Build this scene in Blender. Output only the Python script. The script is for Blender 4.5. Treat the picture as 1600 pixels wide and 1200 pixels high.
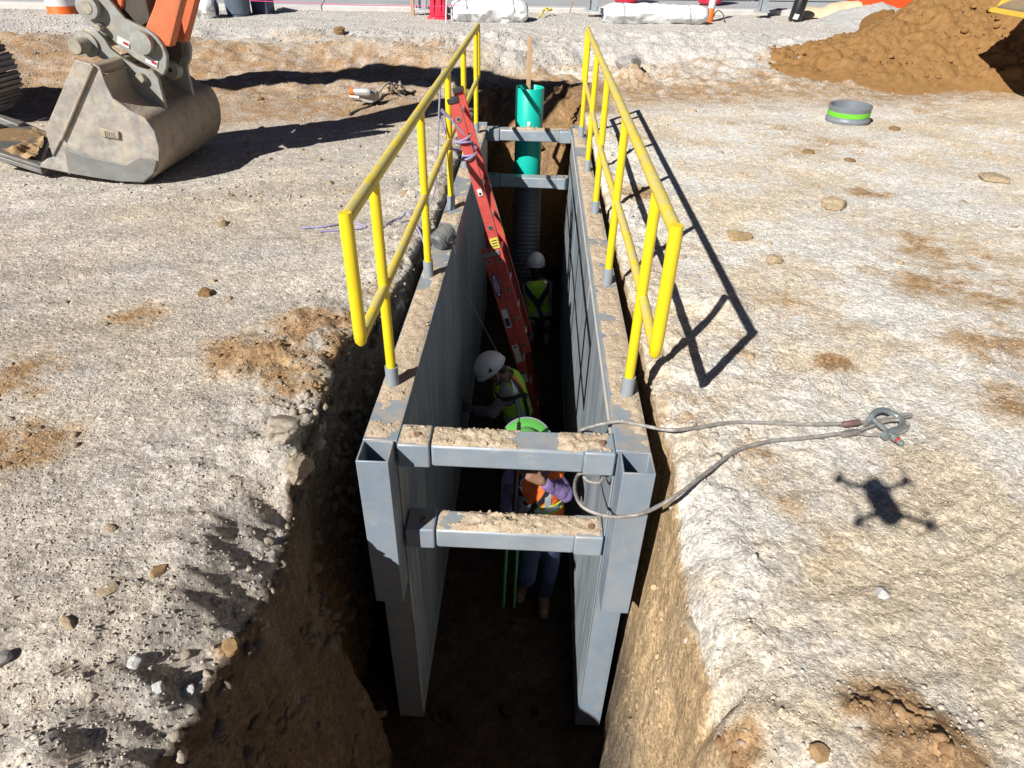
import bpy, bmesh, math, random
import numpy as np
from mathutils import Vector, Matrix
for o in list(bpy.data.objects): bpy.data.objects.remove(o, do_unlink=True)
SC = bpy.context.scene
COL = SC.collection
rad = math.radians
# ------------------------------------------------------------------ camera
FPX, YAW, PITCH, ROLL = 1027.24, -0.02323, 0.60603, 0.02939
CAM = np.array([0.740, -2.784, 1.966])
def cam_axes():
    cy, sy = math.cos(YAW), math.sin(YAW); cp, sp = math.cos(PITCH), math.sin(PITCH); cr, sr = math.cos(ROLL), math.sin(ROLL)
    f = np.array([sy*cp, cy*cp, -sp]); r = np.array([cy, -sy, 0.]); u = np.cross(r, f)
    return cr*r+sr*u, -sr*r+cr*u, f
AX_R, AX_U, AX_F = cam_axes()
cd = bpy.data.cameras.new('camera'); cam = bpy.data.objects.new('camera', cd); COL.objects.link(cam)
m = Matrix.Identity(4)
for i in range(3):
    m[i][0], m[i][1], m[i][2], m[i][3] = AX_R[i], AX_U[i], -AX_F[i], CAM[i]
cam.matrix_world = m
cd.sensor_fit = 'HORIZONTAL'; cd.sensor_width = 36.0; cd.lens = 36.0*FPX/1600; cd.clip_start = 0.02; cd.clip_end = 2000
SC.camera = cam
# ------------------------------------------------------------------ world and sun
SUN_DIR = Vector((0.465, 0.649, -0.602)).normalized()          # the way the light travels
SUN_EL, SUN_AZ = rad(37.0), rad(215.6)
w = bpy.data.worlds.new('World'); SC.world = w; w.use_nodes = True
nt = w.node_tree; bg = nt.nodes['Background']
sky = nt.nodes.new('ShaderNodeTexSky'); sky.sky_type = 'NISHITA'; sky.sun_disc = False
sky.sun_elevation = SUN_EL; sky.sun_rotation = SUN_AZ; sky.air_density = 0.3; sky.dust_density = 0.05; sky.ozone_density = 1.5; sky.altitude = 300
nt.links.new(sky.outputs[0], bg.inputs[0]); bg.inputs[1].default_value = 0.05
sl = bpy.data.lights.new('sun', 'SUN'); sl.energy = 5.0; sl.angle = rad(0.53); sl.color = (1.0, 0.965, 0.905)
so = bpy.data.objects.new('sun', sl); COL.objects.link(so); so.location = (-6, -9, 9)
so.rotation_euler = SUN_DIR.to_track_quat('-Z', 'Y').to_euler()
vs = SC.view_settings; vs.view_transform = 'Standard'; vs.look = 'None'; vs.gamma = 1.0; vs.exposure = 0.52; vs.use_curve_mapping = False
SC.render.engine = 'CYCLES'
SC.cycles.max_bounces = 4; SC.cycles.diffuse_bounces = 3; SC.cycles.glossy_bounces = 2; SC.cycles.transmission_bounces = 2; SC.cycles.caustics_reflective = False; SC.cycles.caustics_refractive = False

# ------------------------------------------------------------------ helpers
def P(px, py, z=None, y=None, x=None):
    """where the sight line of a photo pixel meets a level / upright plane, in metres"""
    d = AX_F*FPX + AX_R*(px-800) - AX_U*(py-600)
    if z is not None: k = (z-CAM[2])/d[2]
    elif y is not None: k = (y-CAM[1])/d[1]
    else: k = (x-CAM[0])/d[0]
    return CAM + d*k
RS = np.random.RandomState(7)
_perm = np.random.RandomState(3).permutation(512).astype(np.int64)
_perm = np.concatenate([_perm, _perm, _perm])
_val = np.random.RandomState(5).rand(512)*2-1
def vnoise(x, y, z=0.0):
    x, y, z = np.broadcast_arrays(np.asarray(x, float), np.asarray(y, float), np.asarray(z, float))
    xi, yi, zi = np.floor(x).astype(np.int64), np.floor(y).astype(np.int64), np.floor(z).astype(np.int64)
    fx, fy, fz = x-xi, y-yi, z-zi
    fx = fx*fx*fx*(fx*(fx*6-15)+10); fy = fy*fy*fy*(fy*(fy*6-15)+10); fz = fz*fz*fz*(fz*(fz*6-15)+10)
    def h(a, b, c): return _val[_perm[_perm[_perm[a & 511]+(b & 511)]+(c & 511)]]
    def l(a, b, t): return a+(b-a)*t
    return l(l(l(h(xi, yi, zi), h(xi+1, yi, zi), fx), l(h(xi, yi+1, zi), h(xi+1, yi+1, zi), fx), fy),
             l(l(h(xi, yi, zi+1), h(xi+1, yi, zi+1), fx), l(h(xi, yi+1, zi+1), h(xi+1, yi+1, zi+1), fx), fy), fz)
def fbm(x, y, z=0.0, o=4, g=0.5):
    s = 0; a = 1.0; n = 0
    for i in range(o):
        s = s+a*vnoise(np.asarray(x)*2**i+17.3*i, np.asarray(y)*2**i-9.1*i, np.asarray(z)*2**i+5.7*i); n += a; a *= g
    return s/n
def sstep(a, b, x):
    t = np.clip((np.asarray(x, float)-a)/(b-a), 0, 1); return t*t*(3-2*t)

# ---------------- materials
MATS = {}
def pmat(name, col, col2=None, scale=6.0, rough=0.6, metal=0.0, bump=0.0, bscale=60.0, dust=None, damt=0.0, stretch=None, attr=None, spec=0.5, amount=0.5, detail=5, streak=None, sstr=(40, 40, 1.2), samt=0.5, coat=0.0, slo=0.5, dside=0.2):
    if name in MATS: return MATS[name]
    m = bpy.data.materials.new(name); m.use_nodes = True; N = m.node_tree.nodes; L = m.node_tree.links
    b = N['Principled BSDF']; b.inputs['Roughness'].default_value = rough; b.inputs['Metallic'].default_value = metal
    b.inputs['Specular IOR Level'].default_value = spec
    if coat: b.inputs['Coat Weight'].default_value = coat
    geo = N.new('ShaderNodeNewGeometry'); pos = geo.outputs['Position']
    def noise(sc, det=5, ro=0.6, st=None):
        n = N.new('ShaderNodeTexNoise'); n.inputs['Scale'].default_value = sc; n.inputs['Detail'].default_value = det; n.inputs['Roughness'].default_value = ro
        if st:
            mp = N.new('ShaderNodeMapping'); mp.inputs['Scale'].default_value = st; L.new(pos, mp.inputs['Vector']); L.new(mp.outputs[0], n.inputs['Vector'])
        else: L.new(pos, n.inputs['Vector'])
        return n.outputs['Fac']
    def ramp(v, a, c):
        r = N.new('ShaderNodeMapRange'); r.interpolation_type = 'SMOOTHSTEP'; r.inputs['From Min'].default_value = a; r.inputs['From Max'].default_value = c; L.new(v, r.inputs['Value']); return r.outputs[0]
    def mix(f, a, c, bt='MIX'):
        x = N.new('ShaderNodeMix'); x.data_type = 'RGBA'; x.blend_type = bt
        if isinstance(f, float): x.inputs[0].default_value = f
        else: L.new(f, x.inputs[0])
        for i, v in ((6, a), (7, c)):
            if isinstance(v, tuple): x.inputs[i].default_value = (*v, 1)
            else: L.new(v, x.inputs[i])
        return x.outputs[2]
    def math_(op, a, c):
        x = N.new('ShaderNodeMath'); x.operation = op
        for i, v in ((0, a), (1, c)):
            if isinstance(v, (int, float)): x.inputs[i].default_value = v
            else: L.new(v, x.inputs[i])
        return x.outputs[0]
    if attr:
        an = N.new('ShaderNodeAttribute'); an.attribute_name = attr; c = an.outputs['Color']
        if col2 is not None: c = mix(math_('MULTIPLY', ramp(noise(scale, detail), 0.35, 0.7), amount), c, col2)
    else:
        c = col if col2 is None else mix(ramp(noise(scale, detail, 0.65, stretch), 0.5-0.3*amount-0.05, 0.5+0.3*amount), col, col2)
    if streak:
        c = mix(math_('MULTIPLY', ramp(noise(1.0, 6, 0.7, sstr), slo, slo+0.25*(1-slo)*2), samt), c, streak)
    if dust is not None:
        sp = N.new('ShaderNodeSeparateXYZ'); L.new(geo.outputs['Normal'], sp.inputs[0])
        up = ramp(sp.outputs[2], 0.25, 0.9)
        f = math_('MULTIPLY', math_('ADD', math_('MULTIPLY', up, 1.0-dside), dside), math_('MULTIPLY', ramp(noise(9.0, 8, 0.7), 0.38, 0.62), damt))
        c = mix(f, c, dust)
    if isinstance(c, tuple): b.inputs['Base Color'].default_value = (*c, 1)
    else: L.new(c, b.inputs['Base Color'])
    rr = N.new('ShaderNodeMapRange'); rr.inputs['To Min'].default_value = max(0.05, rough-0.12); rr.inputs['To Max'].default_value = min(1, rough+0.15)
    L.new(noise(max(scale, 3)*1.7, 4), rr.inputs['Value']); L.new(rr.outputs[0], b.inputs['Roughness'])
    if bump:
        bp = N.new('ShaderNodeBump'); bp.inputs['Strength'].default_value = bump; bp.inputs['Distance'].default_value = 0.01
        L.new(noise(bscale, 6, 0.65), bp.inputs['Height']); L.new(bp.outputs[0], b.inputs['Normal'])
    MATS[name] = m; return m

# ---------------- mesh builder
WLOC = {}
class MB:
    def __init__(s): s.v = []; s.f = []
    def add(s, vs, fs):
        k = len(s.v); s.v += [tuple(map(float, p)) for p in vs]; s.f += [tuple(i+k for i in f) for f in fs]; return s
    def box(s, lo, hi):
        x0, y0, z0 = lo; x1, y1, z1 = hi
        return s.add([(x0, y0, z0), (x1, y0, z0), (x1, y1, z0), (x0, y1, z0), (x0, y0, z1), (x1, y0, z1), (x1, y1, z1), (x0, y1, z1)],
                     [(0, 3, 2, 1), (4, 5, 6, 7), (0, 1, 5, 4), (1, 2, 6, 5), (2, 3, 7, 6), (3, 0, 4, 7)])
    def obox(s, c, a, b, d):
        c, a, b, d = map(np.array, (c, a, b, d))
        return s.add([c-a-b-d, c+a-b-d, c+a+b-d, c-a+b-d, c-a-b+d, c+a-b+d, c+a+b+d, c-a+b+d],
                     [(0, 3, 2, 1), (4, 5, 6, 7), (0, 1, 5, 4), (1, 2, 6, 5), (2, 3, 7, 6), (3, 0, 4, 7)])
    def beam(s, p0, p1, wid, hei, side=(0, 1, 0)):
        p0, p1 = np.array(p0, float), np.array(p1, float); d = (p1-p0)/2; t = d/np.linalg.norm(d)
        sd = np.array(side, float); sd -= t*(sd@t); sd /= np.linalg.norm(sd); up = np.cross(t, sd)
        return s.obox((p0+p1)/2, d, sd*wid/2, up*hei/2)
    def tube(s, pts, r, n=8, closed=False, caps=True, twist=0.0):
        pts = [np.array(p, float) for p in pts]; N_ = len(pts); rs = r if hasattr(r, '__len__') else [r]*N_
        T = []
        for i in range(N_):
            a = pts[(i-1) % N_] if (closed or i > 0) else pts[i]; b = pts[(i+1) % N_] if (closed or i < N_-1) else pts[i]
            t = b-a; T.append(t/(np.linalg.norm(t)+1e-12))
        ref = np.array([0, 0, 1.]) if abs(T[0][2]) < 0.9 else np.array([1., 0, 0])
        u = np.cross(T[0], ref); u /= np.linalg.norm(u); V = []; F = []
        for i in range(N_):
            u = u-T[i]*(u@T[i]); u /= np.linalg.norm(u)+1e-12; w_ = np.cross(T[i], u)
            sc = 1.0
            if 0 < i < N_-1 or closed:
                a = pts[i]-pts[(i-1) % N_]; a = a/(np.linalg.norm(a)+1e-12); ch = max(0.5, abs(a@T[i])); sc = 1/ch
            for j in range(n):
                an = 2*math.pi*j/n+twist*i; V.append(pts[i]+rs[i]*(math.cos(an)*u+math.sin(an)*w_)*(sc if n > 4 else 1))
        for i in range(N_ if closed else N_-1):
            for j in range(n):
                a = i*n+j; b = i*n+(j+1) % n; c = ((i+1) % N_)*n+(j+1) % n; d = ((i+1) % N_)*n+j; F.append((a, b, c, d))
        if caps and not closed: F.append(tuple(range(n-1, -1, -1))); F.append(tuple((N_-1)*n+j for j in range(n)))
        return s.add(V, F)
    def cyl(s, p0, p1, r0, r1=None, n=16): return s.tube([p0, p1], [r0, r1 if r1 is not None else r0], n)
    def lathe(s, prof, n=24, o=(0, 0, 0), axis=(0, 0, 1), close=False):
        ax = np.array(axis, float); ax /= np.linalg.norm(ax); ref = np.array([1., 0, 0]) if abs(ax[0]) < 0.9 else np.array([0, 1., 0])
        u = np.cross(ax, ref); u /= np.linalg.norm(u); w_ = np.cross(ax, u); o = np.array(o, float); V = []; F = []; K = len(prof)
        for r, h in prof:
            for j in range(n):
                a = 2*math.pi*j/n; V.append(o+ax*h+r*(math.cos(a)*u+math.sin(a)*w_))
        for i in range(K if close else K-1):
            for j in range(n): F.append((i*n+j, i*n+(j+1) % n, ((i+1) % K)*n+(j+1) % n, ((i+1) % K)*n+j))
        if not close:
            if prof[0][0] > 1e-6: F.append(tuple(range(n-1, -1, -1)))
            if prof[-1][0] > 1e-6: F.append(tuple((K-1)*n+j for j in range(n)))
        return s.add(V, F)
    def prism(s, poly, ext):
        poly = [np.array(p, float) for p in poly]; e = np.array(ext, float); n = len(poly)
        return s.add(poly+[p+e for p in poly], [tuple(range(n)), tuple(range(2*n-1, n-1, -1))]+[(i, i+n, (i+1) % n+n, (i+1) % n) for i in range(n)])
    def grid(s, G, closed_u=False, mask=None):
        """G[i][j] -> points"""
        a, b = len(G), len(G[0]); V = [p for row in G for p in row]; F = []
        for i in range(a-1):
            for j in range(b if closed_u else b-1):
                if mask is not None and not mask(i, j): continue
                F.append((i*b+j, i*b+(j+1) % b, (i+1)*b+(j+1) % b, (i+1)*b+j))
        return s.add(V, F)
    def ell(s, c, r, n=12, m_=8, ax=None):
        c = np.array(c, float); A = np.eye(3) if ax is None else np.array(ax, float)
        V = []; F = []
        for i in range(m_+1):
            ph = math.pi*i/m_
            for j in range(n):
                th = 2*math.pi*j/n; q = (r[0]*math.sin(ph)*math.cos(th), r[1]*math.sin(ph)*math.sin(th), r[2]*math.cos(ph)); V.append(c+q[0]*A[0]+q[1]*A[1]+q[2]*A[2])
        for i in range(m_):
            for j in range(n): F.append((i*n+j, (i+1)*n+j, (i+1)*n+(j+1) % n, i*n+(j+1) % n))
        return s.add(V, F)
    def build(s, name, mat, parent=None, smooth=True, bevel=0.0, loc=None, solid=0.0, angle=40, weld=False, seg=2):
        V = np.array(s.v, float); c = np.array(loc, float) if loc is not None else (V.min(0)+V.max(0))/2
        me = bpy.data.meshes.new(name); me.from_pydata((V-c).tolist(), [], s.f)
        bm = bmesh.new(); bm.from_mesh(me)
        if weld: bmesh.ops.remove_doubles(bm, verts=bm.verts, dist=1e-5)
        bmesh.ops.recalc_face_normals(bm, faces=bm.faces); bm.to_mesh(me); bm.free()
        if smooth:
            me.polygons.foreach_set('use_smooth', [True]*len(me.polygons)); me.set_sharp_from_angle(angle=rad(angle))
        me.materials.append(mat); o = bpy.data.objects.new(name, me); COL.objects.link(o); return place(o, c, parent, bevel, solid, seg)
def place(o, c, parent=None, bevel=0.0, solid=0.0, seg=2):
    c = np.array(c, float); WLOC[o] = c
    if parent is not None: o.parent = parent; o.location = c-WLOC[parent]
    else: o.location = c
    if solid:
        md = o.modifiers.new('thickness', 'SOLIDIFY'); md.thickness = solid; md.offset = 0
    if bevel:
        md = o.modifiers.new('bevel', 'BEVEL'); md.width = bevel; md.segments = seg; md.limit_method = 'ANGLE'; md.angle_limit = rad(35); md.harden_normals = False
    return o
def thing(name, loc, label, cat, group=None):
    o = bpy.data.objects.new(name, None); o.empty_display_size = 0.1; COL.objects.link(o); place(o, loc); return tag(o, label, cat, group)
def tag(o, label=None, cat=None, group=None, kind=None):
    if label: o['label'] = label
    if cat: o['category'] = cat
    if group: o['group'] = group
    if kind: o['kind'] = kind
    return o
def raw_mesh(name, V, F, mat, cols=None, smooth=True, kind=None, parent=None, loc=(0, 0, 0)):
    """big quad or triangle mesh straight from arrays"""
    V = np.asarray(V, np.float32)-np.asarray(loc, np.float32); F = np.asarray(F, np.int32); k = F.shape[1]
    me = bpy.data.meshes.new(name); me.vertices.add(len(V)); me.vertices.foreach_set('co', V.ravel())
    me.loops.add(F.size); me.loops.foreach_set('vertex_index', F.ravel()); me.polygons.add(len(F))
    me.polygons.foreach_set('loop_start', np.arange(0, F.size, k, dtype=np.int32)); me.polygons.foreach_set('loop_total', np.full(len(F), k, np.int32))
    if smooth: me.polygons.foreach_set('use_smooth', np.ones(len(F), bool))
    if cols is not None:
        a = me.color_attributes.new('tone', 'FLOAT_COLOR', 'POINT'); c4 = np.ones((len(V), 4), np.float32); c4[:, :3] = cols; a.data.foreach_set('color', c4.ravel())
    me.materials.append(mat); me.update(calc_edges=True); me.validate()
    o = bpy.data.objects.new(name, me); COL.objects.link(o); place(o, loc, parent)
    if kind: o['kind'] = kind
    return o
def text_part(s, size, c, right, up, name, mat, parent, depth=0.002):
    cu = bpy.data.curves.new('t', 'FONT'); cu.body = s; cu.size = size; cu.align_x = 'CENTER'; cu.align_y = 'CENTER'; cu.extrude = depth
    to = bpy.data.objects.new('t', cu); COL.objects.link(to)
    me = bpy.data.meshes.new_from_object(to.evaluated_get(bpy.context.evaluated_depsgraph_get())); bpy.data.objects.remove(to)
    r = Vector(right).normalized(); u = Vector(up); u = (u-r*u.dot(r)).normalized(); n = r.cross(u)
    M = Matrix((r, u, n)).transposed().to_4x4(); me.transform(M); me.name = name
    me.materials.clear(); me.materials.append(mat); o = bpy.data.objects.new(name, me); COL.objects.link(o); return place(o, c, parent)
def spline(pts, n=8):
    """catmull-rom through points"""
    p = [np.array(q, float) for q in pts]; p = [2*p[0]-p[1]]+p+[2*p[-1]-p[-2]]; out = []
    for i in range(1, len(p)-2):
        for k in range(n):
            t = k/n; a, b, c, d = p[i-1:i+3]
            out.append(0.5*((2*b)+(-a+c)*t+(2*a-5*b+4*c-d)*t*t+(-a+3*b-3*c+d)*t**3))
    out.append(p[-2]); return out
# a small stone: a dented icosahedron
def _ico():
    bm = bmesh.new(); bmesh.ops.create_icosphere(bm, subdivisions=1, radius=1.0); v = np.array([q.co[:] for q in bm.verts]); f = np.array([[q.index for q in g.verts] for g in bm.faces]); bm.free(); return v, f
ICO_V, ICO_F = _ico()
OCT_V = np.array([(1, 0, 0), (-1, 0, 0), (0, 1, 0), (0, -1, 0), (0, 0, 1), (0, 0, -1)], float); OCT_F = np.array([(0, 2, 4), (2, 1, 4), (1, 3, 4), (3, 0, 4), (2, 0, 5), (1, 2, 5), (3, 1, 5), (0, 3, 5)])
def stones(pos, size, seed=0, flat=0.65, sink=0.25, low=False):
    """many small stones as one vertex / face array"""
    r = np.random.RandomState(seed); n = len(pos); SV, SF = (OCT_V, OCT_F) if low else (ICO_V, ICO_F); k = len(SV)
    V = SV[None]*(1+0.28*(r.rand(n, k, 1)*2-1))
    if not low:
        for _ in range(6):
            nv = r.randn(n, 3); nv /= np.linalg.norm(nv, axis=1)[:, None]; d = np.einsum('nki,ni->nk', V, nv); lim = .55+.3*r.rand(n, 1); V = V-np.clip(d-lim, 0, None)[..., None]*nv[:, None]
    V = V*np.stack([1+0.35*(r.rand(n)*2-1), 1+0.35*(r.rand(n)*2-1), flat*(1+0.3*(r.rand(n)*2-1))], 1)[:, None, :]
    a = r.rand(n)*6.283; ca, sa = np.cos(a), np.sin(a); b = (r.rand(n)-.5)*1.0; cb, sb = np.cos(b), np.sin(b)
    y, z = V[..., 1]*cb[:, None]-V[..., 2]*sb[:, None], V[..., 1]*sb[:, None]+V[..., 2]*cb[:, None]
    x = V[..., 0]; V = np.stack([x*ca[:, None]-y*sa[:, None], x*sa[:, None]+y*ca[:, None], z], -1)
    V = V*np.asarray(size)[:, None, None]; V[..., 2] += (np.asarray(size)*flat*(1-2*sink)*0.5)[:, None]
    V = V+np.asarray(pos)[:, None, :]
    F = SF[None]+(np.arange(n)*k)[:, None, None]
    return V.reshape(-1, 3), F.reshape(-1, 3), k

def _ico2():
    bm = bmesh.new(); bmesh.ops.create_icosphere(bm, subdivisions=2, radius=1.0); v = np.array([q.co[:] for q in bm.verts]); f = np.array([[q.index for q in g.verts] for g in bm.faces]); bm.free(); return v, f
IC2_V, IC2_F = _ico2()
def clods(pos, size, seed=0, flat=.75, rough=.42):
    """crumbly lumps: rougher and finer than stones()"""
    r = np.random.RandomState(seed); n = len(pos); k = len(IC2_V); o = r.rand(n, 1)*97
    V = np.broadcast_to(IC2_V[None], (n, k, 3)); q = 1+rough*fbm(V[..., 0]*1.4+o, V[..., 1]*1.4+o*.7, V[..., 2]*1.4, 2)+rough*.55*fbm(V[..., 0]*4+o, V[..., 1]*4, V[..., 2]*4+o, 2)+.07*r.randn(n, k)
    V = V*q[..., None]
    for _ in range(5):
        nv = r.randn(n, 3); nv /= np.linalg.norm(nv, axis=1)[:, None]; d = np.einsum('nki,ni->nk', V, nv); lim = .5+.35*r.rand(n, 1); V = V-np.clip(d-lim, 0, None)[..., None]*nv[:, None]*.9
    V = V*np.stack([1+.35*(r.rand(n)*2-1), 1+.35*(r.rand(n)*2-1), flat*(1+.3*(r.rand(n)*2-1))], 1)[:, None]
    t = r.rand(n)*6.283; c, s = np.cos(t)[:, None], np.sin(t)[:, None]; V = np.stack([V[..., 0]*c-V[..., 1]*s, V[..., 0]*s+V[..., 1]*c, V[..., 2]], -1)*np.asarray(size)[:, None, None]+np.asarray(pos)[:, None]
    return V.reshape(-1, 3), (IC2_F[None]+(np.arange(n)*k)[:, None, None]).reshape(-1, 3), k
# ================================================================== ground with the trench
_bank = [P(px, py, z=-.20) for px, py in ((200, 1330), (270, 1190), (330, 1080), (390, 1000), (430, 900), (462, 800))]
_LY = [-6]+[q[1] for q in _bank]+[-.55, -.24, .22, .5, .92, 1.68, 2.63, 4.6, 6.3, 7.0, 7.9, 40]
_LX = [-.45]+[q[0] for q in _bank]+[-.27, -.29, -.32, -.30, -.19, -.10, -.07, -.07, -.08, .02, .12, .12]
_RY = [-6, -1.83, -1.1, -.67, -.37, .11, 1.34, 2.55, 4.7, 6.3, 7.2, 7.9, 40]
_RX = [1.40, 1.40, 1.38, 1.43, 1.45, 1.43, 1.41, 1.40, 1.40, 1.38, 1.30, 1.2, 1.2]
FLOOR = -2.45
def lipL(y): return np.interp(y, _LY, _LX)+np.where(y < 7, 1, .4)*(.042*fbm(y*2.2, 3.1, o=6, g=.66)+.020*vnoise(y*9, 1.7)+.012*vnoise(y*23, 2.7))
def lipR(y): return np.interp(y, _RY, _RX)+np.where(y < 7, 1, .4)*(.026*fbm(y*2.0, 8.1, o=6, g=.66)+.010*vnoise(y*9, 4.7)+.006*vnoise(y*23, 5.7))
def depth(y): return np.interp(y, [-9, 6.35, 6.5, 6.62, 6.8, 7.1, 7.5, 7.95], [2.45, 2.45, 2.0, 1.0, .55, .30, .12, 0.0])
def curbY(x): return 13.95+.22*np.asarray(x)
# hollows, heaps: (x, y, radius, height)
def gp(px, py): q = P(px, py, z=0); return q[0], q[1]
BUMPS = [(*gp(440, 700), .10, .055), (*gp(455, 735), .08, .05), (*gp(420, 560), .22, .05), (*gp(470, 500), .2, .05), (*gp(380, 770), .12, .03), (*gp(350, 960), .1, .04), (*gp(330, 1010), .08, .05), (*gp(300, 1100), .08, .04),
         (*gp(700, 142), .16, .12), (*gp(975, 125), .25, .16), (*gp(1000, 128), .2, .12), (*gp(1400, 1150), .13, .035), (*gp(1450, 1180), .12, .03), (*gp(1330, 1120), .05, .02),
         (*gp(1110, 1078), .055, -.16), (*gp(1145, 1068), .04, -.12), (*gp(1100, 1175), .03, -.1), (*gp(1085, 1192), .03, -.08), (*gp(1080, 700), .1, .03), (*gp(1120, 480), .2, .05), (*gp(985, 240), .2, .04), (*gp(650, 300), .2, .05), (*gp(690, 235), .2, .05)]
def height(x, y):
    x = np.asarray(x, float); y = np.asarray(y, float)
    z = .030*fbm(x*.3, y*.3, 1.0, 3)+.020*fbm(x*1.1, y*1.1, 2.0, 3)+.009*fbm(x*4.5, y*4.5, 3.0, 4, .6)
    near = sstep(9, 4, np.hypot(x-.7, y+1))
    z = z+near*(.0085*fbm(x*19, y*19, 4.0, 3, .8)*(.6+.8*sstep(-.2, .4, fbm(x*1.3, y*1.3, 4.4, 3)))+.012*np.clip(fbm(x*5.5, y*5.5, 4.7, 4, .62), 0, 1))
    # scrape ridges that the machine left on the right
    r = sstep(1.6, 2.0, x)*sstep(5.0, 3.6, x)*sstep(-2.6, -1.6, y)*sstep(1.2, .4, y)
    a = np.hypot(x-1.3, y-1.3)
    rg = fbm(a*6.0, np.arctan2(y-1.3, x-1.3)*1.5, 6.0, 4, .62); z = z+r*(.016*np.clip(rg*1.6, -1, 1)-.018*np.clip(.12-np.abs(rg), 0, 1)/.12*sstep(-.1, .3, vnoise(x*2, y*2, 61)))
    # wheel tracks running across
    z = z+.012*sstep(1.5, 3.5, np.abs(x))*np.sin(y*5.0+.8*x+2*vnoise(x*.5, y*.5, 9))*vnoise(x*.8, y*.8, 3)
    d = curbY(x)-y
    z = z+.36*sstep(6.0, 4.3, d+.9*fbm(x*.5, y*.25, 12))+.05*sstep(3, .8, d)
    edge = sstep(7.4, 6.2, d)*sstep(1.8, 3.6, d)
    z = z+edge*(.15*fbm(x*.9, y*1.3, 13, 5, .62)+.10*np.abs(fbm(x*2.4, y*2.4, 14, 4, .6)))
    for bx, by, br, bh in BUMPS:
        q = ((x-bx)**2+(y-by)**2)/br**2
        z = z+bh*np.exp(-q*q if bh < 0 else -q)*(1 if bh < 0 else 1+.9*fbm(x*9, y*9, 2.2, 3, .6))
    # crumbling lips beside the trench
    dl = lipL(y)-x; dr = x-lipR(y); inT = sstep(8.2, 7.2, y)
    lump = fbm(x*7, y*7, 15, 5, .66)
    inT = sstep(7.9, 7.0, y)
    z = z+inT*np.where(x < .6, sstep(.75, .02, dl)*(.065*lump+.012)*sstep(6, 3, y)+0, sstep(.5, .02, dr)*.06*lump)
    slump = sstep(-.50, -.85, y)*inT; sd_ = np.clip(dl, 0, 9)/.30*(1+.45*fbm(y*3, x*3, 18, 3)); z = z-np.where(x < .6, slump*.19*(1-sstep(.0, 1.0, sd_))*(1+.8*lump), 0)
    nearR = sstep(-.45, -.95, y)
    z = z-np.where(x > .6, nearR*(.20+.10*lump)*np.exp(-np.clip(dr, 0, 9)/.055)*inT, 0)-inT*np.where(x < .6, .05*np.exp(-np.clip(dl, 0, 9)/.05), .03*np.exp(-np.clip(dr, 0, 9)/.04))
    return z
BROWN = [(*gp(500, 610), .14, 1.0), (*gp(475, 650), .10, .9), (*gp(525, 545), .16, 1.0), (*gp(560, 500), .16, .9), (*gp(600, 450), .15, .7), (*gp(400, 555), .30, .9), (*gp(490, 520), .30, .9), (*gp(455, 600), .22, .8), (*gp(350, 545), .15, .7), (*gp(560, 300), .30, .5), (*gp(215, 495), .2, .6), (*gp(30, 590), .25, .8), (*gp(20, 700), .3, .7), (*gp(60, 690), .2, .6),
         (*gp(1075, 640), .22, .8), (*gp(1160, 700), .22, .6), (*gp(1300, 570), .12, .9), (*gp(1230, 480), .45, .45), (*gp(1480, 420), 1.0, .55), (*gp(1360, 300), .25, .8), (*gp(1480, 180), 1.0, .45), (*gp(1300, 230), .9, .4), (*gp(1200, 200), 1.1, .35), (*gp(1150, 560), .25, .6),
         (*gp(1400, 1150), .16, 1.3), (*gp(1450, 1185), .14, 1.2), (*gp(1330, 1120), .05, 1.2), (*gp(1160, 1150), .07, .9), (*gp(1190, 1090), .1, .3), (*gp(1220, 780), .25, .45), (*gp(1270, 850), .25, .35), (*gp(1000, 300), .3, .6), (*gp(940, 380), .1, .6), (*gp(1580, 540), .5, .6), (*gp(1590, 640), .3, .5), (*gp(345, 980), .05, 1.0), (*gp(990, 215), .3, .5)]
GREY = np.array([.46, .425, .38]); PALE = np.array([.62, .59, .54]); TAN = np.array([.55, .455, .335]); BRN = np.array([.30, .18, .085]); WALL_SHADED = np.array([.14, .108, .078]); GRAV = np.array([.43, .415, .395]); DARKB = np.array([.25, .15, .075])
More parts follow.
